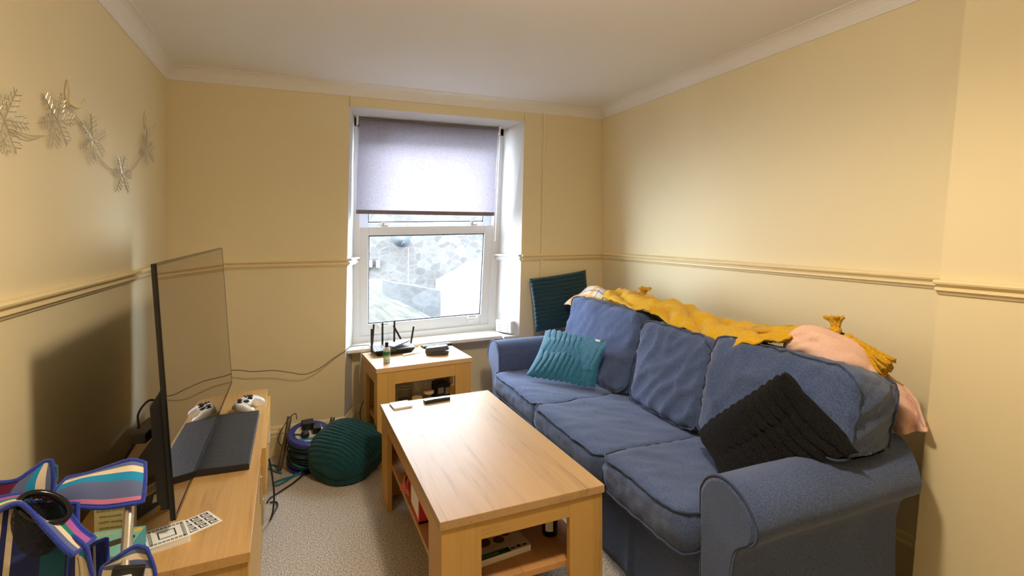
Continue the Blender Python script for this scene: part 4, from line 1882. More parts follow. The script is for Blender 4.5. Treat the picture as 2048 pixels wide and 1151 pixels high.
for a, b in ant:
    q = MB()
    q.m = MR
    A, B = Vector(a), Vector(b)
    d_ = (B - A).normalized()
    sidev = Vector((1, 0, 0)) if abs(d_.x) < .5 else Vector((0, 0, 1))
    sidev = (sidev - d_ * sidev.dot(d_)).normalized()
    wv = d_.cross(sidev)
    h0, h1, tk = .0065, .0055, .003
    q.hexa([A - sidev * h0 - wv * tk, A + sidev * h0 - wv * tk, A + sidev * h0 + wv * tk, A - sidev * h0 + wv * tk],
           [B - sidev * h1 - wv * tk, B + sidev * h1 - wv * tk, B + sidev * h1 + wv * tk, B - sidev * h1 + wv * tk])
    q.build("aerial", m_black, t, bevel=.001)

m_slate = plain("slate_grey_gloss", (0.13, 0.15, 0.165), 0.45, spec=0.25)
q = MB()
q.box(-.036, .036, -.072, .072, 0, .008, M=Matrix.Translation((.560, 3.235, .6035)) @ Matrix.Rotation(-.95, 4, 'Z') @ Matrix.Rotation(.10, 4, 'X'))
o = q.build("smartphone", m_slate, None, bevel=.003, origin=(.56, 3.235, .598))
tag(o, "flat grey smartphone lying on top of the black router", "phone")

# little glass bottle
t = thing("glass_bottle", "small clear faceted bottle of green liquid with black cap", "bottle", (.456, 3.005, .55))
mg, nt, b = newmat("clear_bottle_glass")
b.inputs["Base Color"].default_value = (.93, .97, .94, 1)
b.inputs["Roughness"].default_value = .08
b.inputs["Transmission Weight"].default_value = .55
b.inputs["IOR"].default_value = 1.3
ml, nt, b = newmat("green_liquid")
tc = N(nt, "ShaderNodeTexCoord")
sp = N(nt, "ShaderNodeSeparateXYZ")
nt.links.new(tc.outputs["Generated"], sp.inputs[0])
cr = N(nt, "ShaderNodeValToRGB")
cr.color_ramp.elements[0].position = .30
cr.color_ramp.elements[0].color = (.75, .85, .75, 1)
cr.color_ramp.elements[1].position = .75
cr.color_ramp.elements[1].color = (.015, .16, .045, 1)
nt.links.new(sp.outputs[2], cr.inputs[0])
nt.links.new(cr.outputs[0], b.inputs["Base Color"])
b.inputs["Roughness"].default_value = .2
BM = Matrix.Translation((.456, 3.005, .5503))
q = MB()
pr = [(.016, 0), (.0205, .003)]
for k in range(9):
    pr += [(.0205, .006 + k * .008), (.0195, .010 + k * .008)]
pr += [(.0185, .080), (.012, .088), (.0085, .092)]
q.lathe(pr, 24, M=BM)
q.build("bottle_glass", mg, t, smooth=False)
q = MB()
q.lathe([(.014, .003), (.0207, .030), (.0209, .060), (.0207, .066)], 24, M=BM, cap=False)
q.build("liquid", ml, t, smooth=True)
q = MB()
q.lathe([(.0095, .091), (.0095, .100), (.0085, .104), (.011, .1045), (.011, .116), (.0095, .118)], 20, M=BM)
q.build("bottle_cap", m_black_gloss, t)

# spectacle case (clamshell, slightly ajar)
t = thing("spectacle_case", "charcoal clamshell spectacle case slightly ajar on the side table", "case", (.775, 3.09, .55))
m_case = plain("charcoal_leatherette", (0.055, 0.057, 0.062), 0.55, bump=.5, bscale=260)
MS = Matrix.Translation((.772, 3.085, .5503)) @ Matrix.Rotation(-.28, 4, 'Z')


def clam(q_, z0, z1, k0, k1, M_):
    hx_, hy_ = .074, .033
    ring = []
    for (z_, k_) in ((z0, k0), (lerp(z0, z1, .4), lerp(k0, k1, .2)), (lerp(z0, z1, .8), lerp(k0, k1, .6)), (z1, k1)):
        row = []
        for j in range(28):
            a = 2 * PI * j / 28
            c_, s__ = math.cos(a), math.sin(a)
            row.append((hx_ * k_ * math.copysign(abs(c_) ** .45, c_), hy_ * k_ * math.copysign(abs(s__) ** .55, s__), z_))
        ring.append(row)
    vs_ = [p for r_ in ring for p in r_]
    fs_ = [(i * 28 + j, i * 28 + (j + 1) % 28, (i + 1) * 28 + (j + 1) % 28, (i + 1) * 28 + j) for i in range(3) for j in range(28)]
    fs_ += [tuple(range(28))[::-1], tuple(84 + j for j in range(28))]
    q_.add(vs_, fs_, M_)


q = MB()
clam(q, .020, .0, 1.0, .86, MS)
q.build("case_base", m_case, t, smooth=False, bevel=.002)
q = MB()
ML_ = MS @ Matrix.Translation((0, .033, .022)) @ Matrix.Rotation(.02, 4, 'X') @ Matrix.Rotation(-.09, 4, 'Y') @ Matrix.Translation((0, -.033, .004))
clam(q, .0, .026, 1.0, .84, ML_)
lid = q.build("case_lid", m_case, t, smooth=False, bevel=.002)
q = MB()
q.box(-.014, .014, -.004, .004, .026, .0268, M=ML_)
q.build("case_badge", m_metal, lid)

# white handled craft knife and earphone lead
t = thing("craft_knife", "white handled craft knife lying before the spectacle case", "knife", (.62, 3.17, .55))
MN = Matrix.Translation((.628, 3.150, .5503)) @ Matrix.Rotation(.40, 4, 'Z')
q = MB()
q.m = MN
q.box(-.062, .012, -.009, .009, 0, .010)
q.build("knife_handle", m_white_pl, t, bevel=.003)
q = MB()
q.m = MN
q.prism([(.012, -.006), (.070, -.006), (.082, .004), (.012, .006)], 'z', .003, .006)
q.build("knife_blade", m_metal, t)
m = MB()
m.tube([(.66, 3.24, .553), (.69, 3.255, .565), (.70, 3.235, .574), (.675, 3.225, .562), (.665, 3.205, .554), (.70, 3.20, .556), (.72, 3.225, .556)], .0022, 6, smooth=6)
o = m.build("earphone_lead", m_white_pl, None, smooth=True, origin=(.69, 3.23, .553))
tag(o, "curled white earphone lead between the router and the remote", "cable")

# ------------------------------------------------------------------ things inside the side table
SZ = .2253
m_cork = plain("cork", (0.68, 0.50, 0.26), .8, var=.15, vscale=80)
m_jar = glassy("jar_glass", (.82, .84, .82))


def jar(label, x, y, r, h, lid=True, fill=(.36, .30, .22), fh=.5):
    t_ = thing("storage_jar", label, "jar", (x, y, SZ), (0, 0, 0), "jars inside the side table")
    M_ = Matrix.Translation((x, y, SZ))
    q_ = MB()
    q_.lathe([(r * .92, 0), (r, .006), (r, h * .72), (r * .78, h * .84), (r * .78, h * .9)], 28, M=M_)
    q_.build("jar_glass", m_jar, t_, smooth=True)
    q_ = MB()
    q_.lathe([(r * .88, .004), (r * .93, .008), (r * .93, h * fh)], 24, M=M_)
    q_.build("jar_contents", plain("jar_contents", fill, .7, var=.3, vscale=90), t_)
    q_ = MB()
    if lid:
        q_.lathe([(r * .80, h * .86), (r * .88, h * .89), (r * .88, h * .985), (r * .84, h)], 28, M=M_)
        q_.build("cork_lid", m_cork, t_)
    else:
        for zz in (.86, .95):
            q_.lathe([(r * .80, h * zz), (r * .86, h * zz), (r * .86, h * (zz + .03)), (r * .80, h * (zz + .03))], 28, M=M_)
        q_.build("rim_ring", m_white_pl, t_)


jar("tall clear jar with pale rim rings at the back of the side table shelf", .585, 3.14, .042, .150, lid=False, fh=.4)
jar("cork topped jar between the tall clear jar and the foil pouch", .635, 3.03, .036, .098, fill=(.45, .33, .15))
jar("tallest cork topped jar standing before the foil pouch", .712, 3.06, .036, .118, fill=(.5, .42, .28), fh=.6)
jar("short cork topped jar beside the round black tub", .572, 3.005, .030, .078, fill=(.3, .22, .12))
m = MB()
m.lathe([(.034, 0), (.036, .004), (.036, .058), (.030, .074), (.012, .082)], 24, M=Matrix.Translation((.515, 3.045, SZ)))
o = m.build("black_tub", m_black, None, origin=(.515, 3.045, SZ))
tag(o, "round black lidded tub on the side table shelf beside the short jar", "tub")
m = MB()


def bagf(u, v):
    s_ = u * 2 - 1
    th_ = .024 * (1 - v) ** .6 * (1 - s_ * s_) ** .5
    return Vector((.700 + s_ * .060, 3.175 - th_ + .006 * nz(u * 6, v * 6, 2) + .01 * s_, SZ + v * .175 + .006 * nz(u * 5, 3, 1) * v))


m.grid(bagf, 24, 24)
m.grid(lambda u, v: bagf(u, v) + Vector((0, .004 + .036 * (1 - v) ** .6 * (1 - (u * 2 - 1) ** 2) ** .5, 0)), 24, 24)
o = m.build("foil_pouch", plain("silver_foil_pouch", (.66, .62, .56), .42, metal=.0, bump=.3, bscale=40), None, smooth=True, origin=(.70, 3.175, SZ))
tag(o, "crumpled silver foil pouch standing upright inside the side table", "pouch")
m = MB()
m.tube([(.705, 3.118, SZ + .118), (.706, 3.15, SZ + .262)], .006, 10)
o = m.build("pale_stick", plain("pale_wood_stick", (.66, .60, .48), .6), None, origin=(.705, 3.118, SZ))
tag(o, "pale round stick leaning on the foil pouch inside the side table", "stick")
t = thing("black_carton", "small black carton with white label inside the side table", "box", (.82, 3.2, SZ))
MQ = Matrix.Translation((.812, 3.185, SZ)) @ Matrix.Rotation(.22, 4, 'Z')
q = MB()
q.m = MQ
q.box(-.048, .048, -.055, .055, 0, .125)
q.build("carton", m_boxblack, t, bevel=.001)
q = MB()
q.m = MQ
q.box(-.038, .0, -.0556, -.0550, .070, .105)
q.box(.012, .04, -.0556, -.0550, .06, .10)
q.build("carton_label", plain("dull_label", (.5, .48, .46), .6), t)
m = MB()
m.box(-.022, .022, -.008, .008, 0, .130, M=Matrix.Translation((.872, 3.09, SZ)) @ Matrix.Rotation(.5, 4, 'Z'))
o = m.build("snack_packet", plain("yellow_packet", (.80, .48, .03), .4, var=.25, vscale=30), None, bevel=.004, origin=(.872, 3.09, SZ))
tag(o, "bright yellow packet beside the side table leg on the shelf", "packet")

# ------------------------------------------------------------------ things on the coffee table shelf
CZ = .2153
t = thing("cookery_book", "glossy paperback with green band on the coffee table shelf", "book", (.60, 1.65, CZ))
MK = Matrix.Translation((.610, 1.660, CZ)) @ Matrix.Rotation(.10, 4, 'Z')
q = MB()
q.m = MK
q.box(-.105, .105, -.075, .075, .0015, .020)
q.build("page_block", m_paper, t)
q = MB()
q.m = MK
q.box(-.107, .107, -.076, .076, .020, .0215)
q.box(-.107, .107, -.076, .076, 0, .0015)
q.build("cover", plain("magazine_cover", (.60, .52, .45), .35, var=.2, vscale=40), t)
q = MB()
q.m = MK
q.box(-.107, .030, -.0762, -.050, .0216, .0219)
q.build("green_band", plain("dark_green_print", (.02, .13, .03), .4), t)
lettering("for everyone", .012, MK @ Matrix.Translation((-.045, -.063, .0221)), plain("pale_green_print", (.35, .5, .2), .5), t)
q = MB()
q.m = MK
for (x, y, r_) in ((-.035, .01, .026), (.02, .0, .020), (.055, .025, .017), (-.075, .03, .02)):
    q.lathe([(r_, .0216), (r_, .0220)], 24, M=Matrix.Translation((x, y, 0)))
q.build("dish_picture", plain("plate_print", (.10, .05, .035), .4, var=.5, vscale=90), t)
q = MB()
q.m = MK
for k in range(5):
    q.box(-.01 + k * .022, .006 + k * .022, -.068, -.060 + .004 * (k % 2), .0216, .0219)
q.build("cover_print", m_ink, t)
m = MB()
m.lathe([(.030, 0), (.033, .004), (.033, .064), (.030, .072)], 26, M=Matrix.Translation((.500, 1.612, CZ)))
o = m.build("black_canister", m_black_gloss, None, smooth=False, origin=(.5, 1.612, CZ))
tag(o, "round black canister beside the book on the coffee table shelf", "canister")
t = thing("dark_bottle", "dark bottle with pale label at the back of the coffee table shelf", "bottle", (.826, 1.72, CZ))
q = MB()
q.lathe([(.026, 0), (.028, .004), (.028, .095), (.020, .115), (.010, .125), (.010, .145)], 26, M=Matrix.Translation((.826, 1.66, CZ)))
q.build("bottle_body", m_black_gloss, t, smooth=True)
q = MB()
q.grid(lambda u, v: Vector((.826 + .0285 * math.cos(-2.6 + 1.0 * u), 1.66 + .0285 * math.sin(-2.6 + 1.0 * u), CZ + .022 + .055 * v)), 12, 2)
q.build("bottle_label", m_paper, t)
m = MB()


def tissue(u, v):
    a = 2 * PI * u
    r_ = .038 * (1 - v * .55) * (1 + .28 * math.sin(a * 3 + v * 4) + .15 * math.sin(a * 7))
    return Vector((.412 + r_ * math.cos(a) * .6, 2.165 + r_ * math.sin(a) * 1.1, CZ + .002 + .052 * v + .012 * nz(u * 9, v * 5, 1) * (v > .1)))


m.grid(tissue, 48, 14, closed_u=True)
o = m.build("pink_cloth", plain("coral_pink_cloth", (.72, .17, .15), .8), None, smooth=True, solid=.002, origin=(.412, 2.165, CZ))
tag(o, "crumpled coral pink cloth on the coffee table shelf", "cloth")
t = thing("first_aid_box", "white box with red edges on the coffee table shelf", "box", (.45, 1.96, CZ))
q = MB()
q.box(.405, .50, 1.90, 2.06, CZ + .004, CZ + .095)
q.build("box_body", m_paper, t, bevel=.001)
q = MB()
for (a, b, c_, d_) in ((1.8985, 1.907, CZ, CZ + .097), (2.053, 2.0615, CZ, CZ + .097), (1.8985, 2.0615, CZ, CZ + .008), (1.8985, 2.0615, CZ + .089, CZ + .097)):
    q.box(.4035, .5015, a, b, c_, d_)
q.build("red_edge", plain("red_print_card", (.62, .03, .05), .5), t)

# ------------------------------------------------------------------ cable reel
t = thing("extension_reel", "blue extension cable reel with black plugs behind the green floor cushion", "cable reel", (.03, 3.07, 0))
RX, RY = .035, 3.085
ax = Vector((.05, -.26, 1)).normalized()
m_blue = plain("royal_blue_plastic", (0.025, 0.035, 0.22), 0.35)
m_cord = plain("teal_blue_cord", (0.02, 0.16, 0.25), 0.45)
MRL = frame((RX, RY, .02), (1, 0, 0), ax)
RD = .112
q = MB()
q.m = MRL
q.lathe([(RD * .8, 0), (RD, .004), (RD, .012), (RD * .8, .014)], 40)
q.build("lower_flange", m_blue, t)
q = MB()
q.m = MRL
q.lathe([(RD, .165), (RD * 1.02, .170), (RD * 1.02, .184), (RD * .97, .190), (RD * .72, .190), (RD * .70, .186)], 44)
q.build("upper_flange", m_blue, t)
q = MB()
q.m = MRL
q.lathe([(RD * .69, .178), (RD * .69, .1875)], 40)
q.build("socket_plate", plain("socket_plate", (.70, .68, .62), .4), t)
q = MB()
q.m = MRL
q.prism([(-.06, -.046), (.06, -.046), (.035, -.070), (-.035, -.070)], 'z', .1876, .1880)
q.build("warning_sticker", plain("sticker_blue", (.03, .25, .42), .5), t)
q = MB()
q.m = MRL
rnd = random.Random(5)
pts = []
turns = 13
for k in range(turns * 22):
    a = 2 * PI * k / 22
    lay = (k / 22) / turns
    zz = .022 + .135 * abs(((lay * 3) % 2) - 1)
    rr = RD * (.80 + .10 * math.sin(a * .5 + lay * 9) + .05 * nz(k * .12, 1, 2))
    pts.append((rr * math.cos(a), rr * math.sin(a), zz + .010 * nz(k * .09, 7, 1)))
q.tube(pts, .0052, 7)
q.build("wound_cord", m_cord, t, smooth=True)
q = MB()
q.m = MRL
pts = []
for k in range(6 * 22):
    a = 2 * PI * k / 22
    rr = RD * (.93 + .05 * math.sin(a * .37) + .04 * nz(k * .1, 4, 2))
    pts.append((rr * math.cos(a), rr * math.sin(a), .03 + .12 * (k / 132) + .014 * nz(k * .08, 3, 5)))
q.tube(pts, .0048, 7)
q.build("wound_lead", m_cable, t, smooth=True)
q = MB()
q.m = MRL
q.lathe([(RD * .70, .0), (RD * .70, .165)], 30)
q.build("drum", plain("dark_drum", (.012, .015, .05), .5), t)
# plugs and adapters in the top
for (x, y, wx, wy, h_, rz) in ((-.012, .038, .064, .046, .045, .15), (.036, -.005, .044, .042, .040, -.1)):
    q = MB()
    q.m = MRL @ Matrix.Translation((x, y, .1885)) @ Matrix.Rotation(rz, 4, 'Z')
    q.box(-wx / 2, wx / 2, -wy / 2, wy / 2, 0, h_)
    q.build("plug_adapter", m_black, t, bevel=.004)
q = MB()
q.m = MRL @ Matrix.Translation((-.026, -.030, .1885))
q.lathe([(.022, 0), (.023, .006), (.020, .022), (.012, .028)], 20)
q.tube([(-.018, 0, .012), (-.040, .002, .013), (-.06, .005, .012)], .0045, 7)
q.build("round_plug", m_black, t, smooth=False)
# carrying frame
for nm_, pts in (("frame_bar", [(-.060, 3.135, .272), (-.078, 3.10, .17), (-.112, 3.055, .012)]), ("frame_bar", [(.168, 3.12, .240), (.160, 3.11, .20), (.150, 3.10, .11)])):
    q = MB()
    q.tube(pts, .0125, 12, smooth=4)
    q.build(nm_, plain("grey_tube", (.16, .13, .10), .35, metal=.5), t, smooth=True)

cab = [([(-.022, 3.10, .262), (-.03, 3.13, .285), (-.06, 3.14, .262), (-.10, 3.12, .21), (-.118, 3.10, .16), (-.10, 3.09, .13)], .0022, m_cable,
        "fine black wire curling from the reel plugs over its frame bar", "wire"),
       ([(.02, 3.0, .03), (-.02, 2.98, .006), (-.09, 2.955, .006), (-.128, 2.93, .006), (-.13, 2.90, .006), (-.10, 2.905, .006), (-.05, 2.96, .006), (-.012, 3.015, .010)], .0052, m_cord,
        "loop of teal extension cord on the carpet before the reel", "cord"),
       ([(-.115, 3.12, .006), (-.15, 3.16, .006), (-.18, 3.15, .006), (-.14, 3.08, .006), (-.10, 3.03, .006)], .0045, m_cord,
        "short bend of teal cord by the foot of the reel frame", "cord"),
       ([(.065, 2.99, .085), (.03, 2.965, .03), (-.03, 2.90, .008), (-.09, 2.83, .006), (-.14, 2.77, .006), (-.152, 2.73, .006)], .0042, m_cable,
        "black lead crossing the carpet from the reel to the console", "cord"),
       ([(-.128, 2.44, .33), (-.118, 2.46, .25), (-.112, 2.50, .15), (-.118, 2.53, .06), (-.130, 2.56, .006), (-.118, 2.62, .006), (-.105, 2.68, .006), (-.115, 2.72, .006), (-.140, 2.725, .006)],
        .0040, m_cable, "black lead hanging down the console front into a carpet loop", "cord")]
for pts, r_, mat_, lab, cat in cab:
    m = MB()
    m.tube(pts, r_, 8, smooth=8)
    o = m.build("extension_wire", mat_, None, smooth=True, origin=pts[len(pts) // 2][:2] + (0,))
    tag(o, lab, cat)
# thin lead slung along the back wall from behind the television to the sill
m = MB()
wp = [(-.52, 3.285, .50), (-.40, 3.25, .525), (-.335, 3.215, .540), (-.25, 3.205, .525), (-.145, 3.205, .520), (-.055, 3.205, .498), (.02, 3.215, .478), (.10, 3.235, .498), (.19, 3.262, .550), (.245, 3.285, .575), (.285, 3.325, .590), (.36, 3.345, .589), (.40, 3.335, .588)]
m.tube(wp, .0026, 7, smooth=8)
o = m.build("wall_lead", m_cable_w, None, smooth=True, origin=(.0, 3.23, .5))
tag(o, "thin dark lead slung across the wall between television and window sill", "cable")
m = MB()
m.tube([(.378, 3.333, .588), (.352, 3.326, .57), (.345, 3.318, .50), (.338, 3.32, .44), (.335, 3.325, .40), (.34, 3.33, .36)], .0022, 6, smooth=6)
o = m.build("sill_lead", m_white_pl, None, smooth=True, origin=(.35, 3.32, .5))
tag(o, "thin pale lead dangling beside the side table leg from the sill", "cable")
m = MB()
m.tube([(.372, 3.355, .30), (.365, 3.36, .24), (.345, 3.37, .17), (.352, 3.38, .09), (.37, 3.38, .05), (.40, 3.39, .006)], .0026, 6, smooth=6)
o = m.build("table_lead", m_cable, None, smooth=True, origin=(.36, 3.37, .1))
tag(o, "black lead trailing to the carpet behind the side table leg", "cable")

# ------------------------------------------------------------------ snowflake garland
m_twig = plain("frosted_wire", (0.52, 0.49, 0.42), 0.3, metal=.4)
t = thing("snowflake_garland", "string of six wire snowflake lights along the cream wall", "garland", (XL, 2.2, 1.6))
flakes = [(1.605, 1.575, .092, .1), (1.897, 1.632, .088, .25), (2.172, 1.622, .088, .5), (2.485, 1.538, .084, .05), (2.845, 1.692, .084, .4)]
for i, (y, z, R_, ph) in enumerate(flakes):
    q = MB()
    FMx = frame((XL + .016, y, z), (.12, 1, 0), (1, -.12, 0))
    for k in range(6):
        a = ph + k * PI / 3
        dx, dy = math.cos(a), math.sin(a)
        zo = .006 * math.sin(k * 2.1 + i)
        q.tube([(0, 0, 0), (dx * R_, dy * R_, zo)], .0014, 5, M=FMx)
        for (f_, l_) in ((.26, .26), (.44, .30), (.62, .26), (.80, .22)):
            for sg in (-1, 1):
                b = a + sg * .95
                q.tube([(dx * R_ * f_, dy * R_ * f_, zo * f_), (dx * R_ * f_ + math.cos(b) * R_ * l_, dy * R_ * f_ + math.sin(b) * R_ * l_, zo * f_ + .004)], .0012, 4, M=FMx)
                if l_ > .25:
                    cxx = dx * R_ * f_ + math.cos(b) * R_ * l_ * .6
                    cyy = dy * R_ * f_ + math.sin(b) * R_ * l_ * .6
                    q.tube([(cxx, cyy, .002), (cxx + math.cos(a + sg * .1) * R_ * .12, cyy + math.sin(a + sg * .1) * R_ * .12, .006)], .001, 4, M=FMx)
    q.build("snowflake", m_twig, t)
q = MB()
hk = [(2.010, 1.712), (2.873, 1.800)]
seq = [((1.35, 1.60), (1.55, 1.575)), ((1.66, 1.560), (1.83, 1.575)), ((1.93, 1.67), (2.008, 1.700)), ((2.012, 1.700), (2.12, 1.66)), ((2.215, 1.585), (2.40, 1.54)), ((2.55, 1.545), (2.79, 1.65)), ((2.85, 1.72), (2.873, 1.790))]
for (a, b) in seq:
    for dz in (0, -.010):
        mid = ((a[0] + b[0]) / 2, (a[1] + b[1]) / 2 - .006 + dz)
        q.tube([(XL + .010, a[0], a[1]), (XL + .010, mid[0], mid[1]), (XL + .010, b[0], b[1])], .0010, 5, smooth=5)
q.build("garland_wire", m_twig, t)
m_hook = plain("clear_hook_plastic", (0.74, 0.66, 0.45), 0.2)
for lab, (y, z) in (("clear plastic adhesive hook holding the snowflake garland mid wall", (2.005, 1.705)), ("clear plastic adhesive hook for the garland end by the room corner", (2.870, 1.795))):
    th = thing("adhesive_hook", lab, "hook", (XL, y, z), (0, 0, 0), "clear hooks on the snowflake wall")
    q = MB()
    q.grid(lambda u, v: Vector((XL + .003, y - .014 * math.cos(PI * (u - .5)) * (2 * v - 1) * math.sin(PI * min(1, u * .96 + .04)) ** .6, z - .01 + u * .085)), 16, 4)
    q.build("hook_plate", m_hook, th, smooth=True, solid=.005)
    q = MB()
    q.tube([(XL + .004, y, z + .028), (XL + .010, y + .006, z + .002), (XL + .022, y + .014, z - .008), (XL + .034, y + .024, z + .002), (XL + .038, y + .030, z + .024)], [.006, .0065, .006, .005, .0035, .003], 8, smooth=1)
    q.build("hook_arm", m_hook, th, smooth=True)

# ------------------------------------------------------------------ folding camp chair
BLUE = (0.030, 0.055, 0.42)
WHT = (0.80, 0.70, 0.56)
TEA = (0.02, 0.30, 0.62)
SLT = (0.13, 0.17, 0.36)
PNK = (0.62, 0.22, 0.40)
PUR = (0.45, 0.12, 0.42)
GRN = (0.02, 0.24, 0.19)
MAR = (0.16, 0.02, 0.07)
NAV = (0.03, 0.04, 0.17)
m_edge = fabric("royal_blue_binding", (0.015, 0.03, 0.30), (0.05, 0.09, 0.55), scale=700, bump=.3)
CHT = thing("camping_chair", "folded camping chair in blue, teal, pink and white stripes", "chair", (-.36, 1.27, 0))


def sheet(rows, n=10):
    """rows of control points -> smooth surface with UVs (u along a row, v across rows)"""
    R = [spline([Vector(p) for p in r], n) for r in rows]

    def f(u, v):
        col = [along(r, u) for r in R]
        if len(col) == 2:
            return col[0].lerp(col[1], v)
        return along(spline(col, 8), v)
    return f


def cloth(nm, rows, mat, edge=True, nu=40, nv=16, solid=.003, er=.0040, par=None, hole=None):
    f = sheet(rows)
    m_ = MB()
    m_.grid(f, nu, nv)
    if hole:
        mi, ha, hb = hole

        def keep(fc):
            c = mi @ (sum((m_.v[i] for i in fc), Vector()) / len(fc))
            return (c.x / ha) ** 2 + (c.y / hb) ** 2 > 1
        m_.f = [fc for fc in m_.f if keep(fc)]
    o_ = m_.build(nm, mat, par or CHT, smooth=True, solid=solid)
    if edge:
        loop = [f(k / 30, 0) for k in range(30)] + [f(1, k / 12) for k in range(12)] + [f(1 - k / 30, 1) for k in range(30)] + [f(0, 1 - k / 12) for k in range(12)]
        e_ = MB()
        e_.tube(loop, er, 8, closed=True)
        e_.build("binding", m_edge, o_, smooth=True)
    return o_


def cpt(x, y, d):
    """a point of the chair: sideways offset, height and distance along the room"""
    return (x, d, y)


# padded armrest, stripes lengthwise
s1 = stripes("armrest_stripes", [(0, BLUE), (.07, PNK), (.16, SLT), (.52, TEA), (.72, WHT), (.86, SLT), (.95, BLUE)], 'v')
cloth("armrest", [[(-.461, 1.31, .752), (-.416, 1.30, .746), (-.372, 1.29, .740), (-.325, 1.28, .743), (-.305, 1.28, .744)],
                  [(-.468, 1.33, .772), (-.424, 1.325, .783), (-.38, 1.32, .780), (-.333, 1.31, .778), (-.308, 1.31, .771)],
                  [(-.456, 1.36, .787), (-.418, 1.36, .790), (-.382, 1.355, .800), (-.343, 1.35, .809), (-.317, 1.35, .798)]], s1)
# armrest with the cup ring
s2 = stripes("cup_armrest_stripes", [(0, BLUE), (.10, SLT), (.26, WHT), (.42, GRN), (.58, PUR), (.84, BLUE)], 'v')
CUPC = Vector((-.450, 1.26, .783))
cd = Vector((.55, -.30, .78)).normalized()
MCU = frame((-.458, 1.256, .774), (.77, 0, -.64), cd)
cloth("cup_armrest", [[(-.528, 1.22, .785), (-.493, 1.22, .805), (-.472, 1.22, .799), (-.44, 1.21, .757), (-.41, 1.20, .719), (-.396, 1.20, .702)],
                      [(-.545, 1.26, .792), (-.502, 1.26, .799), (-.469, 1.26, .785), (-.439, 1.25, .755), (-.406, 1.24, .715), (-.386, 1.23, .699)],
                      [(-.567, 1.31, .786), (-.514, 1.31, .787), (-.469, 1.31, .780), (-.441, 1.29, .762), (-.407, 1.27, .721), (-.380, 1.26, .697)]], s2,
      nu=90, nv=40, hole=(MCU.inverted(), .042, .029))
q = MB()
q.tube([(.043 * math.cos(2 * PI * k / 40), .030 * math.sin(2 * PI * k / 40), .003) for k in range(40)], .0058, 10, closed=True, M=MCU)
q.build("cup_ring", m_black_gloss, CHT, smooth=True)


def meshmat():
    m_, nt_, b_ = newmat("black_net")
    out_ = nt_.nodes["Material Output"]
    tc_ = N(nt_, "ShaderNodeTexCoord")
    vo_ = N(nt_, "ShaderNodeTexVoronoi", feature='DISTANCE_TO_EDGE')
    vo_.inputs["Scale"].default_value = 420
    nt_.links.new(tc_.outputs["Object"], vo_.inputs["Vector"])
    gt = N(nt_, "ShaderNodeMath", operation='LESS_THAN')
    nt_.links.new(vo_.outputs["Distance"], gt.inputs[0])
    gt.inputs[1].default_value = .16
    b_.inputs["Base Color"].default_value = (.008, .008, .010, 1)
    b_.inputs["Roughness"].default_value = .8
    tr_ = N(nt_, "ShaderNodeBsdfTransparent")
    mx_ = N(nt_, "ShaderNodeMixShader")
    nt_.links.new(gt.outputs[0], mx_.inputs[0])
    nt_.links.new(tr_.outputs[0], mx_.inputs[1])
    nt_.links.new(b_.outputs[0], mx_.inputs[2])
    nt_.links.new(mx_.outputs[0], out_.inputs[0])
    return m_


q = MB()


def netf(u, v):
    a = 2 * PI * u
    r_ = 1.0 + .25 * math.sin(PI * v * .9)
    k = math.cos(v * PI / 2 * .92) ** .5
    c = Vector((-.458, 1.256, .772)).lerp(Vector((-.474, 1.25, .708)), v)
    e1, e2 = Vector((.77, 0, -.64)), Vector((.2, .95, .25))
    return c + e1 * (.043 * r_ * k * math.cos(a)) + e2 * (.030 * r_ * k * math.sin(a)) + Vector((.004 * nz(u * 6, v * 5, 0), 0, -.008 * v))


q.grid(netf, 36, 14, closed_u=True)
q.build("cup_net", meshmat(), CHT, smooth=True)
# backrest behind
s3 = stripes("backrest_stripes", [(0, MAR), (.42, SLT), (.66, TEA), (.78, WHT), (.90, SLT)], 'u')
cloth("backrest", [[(-.60, 1.36, .745), (-.566, 1.36, .743), (-.530, 1.37, .742), (-.488, 1.38, .740)],
                   [(-.60, 1.36, .775), (-.56, 1.365, .773), (-.528, 1.375, .780), (-.488, 1.385, .790)],
                   [(-.60, 1.36, .803), (-.55, 1.37, .793), (-.526, 1.38, .804), (-.506, 1.39, .817), (-.493, 1.39, .817)]], s3)
q = MB()
q.box(-.490, -.483, 1.384, 1.396, .770, .806)
q.build("back_tab", fabric("dark_teal_tab", (.0, .05, .08), (.01, .12, .16), 500), CHT, bevel=.003)
# folded seat cloth hanging in the middle
s4 = stripes("seat_stripes", [(0, MAR), (.10, GRN), (.34, WHT), (.46, NAV), (.50, WHT), (.54, NAV), (.74, (.025, .12, .22)), (.92, NAV)], 'u')
cloth("seat", [[cpt(-.62, .56, 1.20), cpt(-.55, .55, 1.21), cpt(-.48, .55, 1.22), cpt(-.415, .56, 1.24)],
               [cpt(-.62, .66, 1.21), cpt(-.55, .65, 1.23), cpt(-.48, .65, 1.25), cpt(-.41, .66, 1.26)],
               [cpt(-.63, .785, 1.27), cpt(-.56, .775, 1.29), cpt(-.49, .765, 1.30), cpt(-.42, .755, 1.30)]], s4)
s5 = stripes("flap_stripes", [(0, NAV), (.3, WHT), (.5, TEA), (.8, NAV)], 'u')
cloth("side_flap", [[cpt(-.415, .56, 1.22), cpt(-.385, .555, 1.21), cpt(-.36, .56, 1.22)],
                    [cpt(-.410, .72, 1.24), cpt(-.395, .712, 1.23), cpt(-.380, .70, 1.22)]], s5, nu=16)
s6 = stripes("corner_flap_stripes", [(0, BLUE), (.10, TEA), (.45, WHT), (.58, SLT), (.74, WHT), (.86, SLT)], 'v')
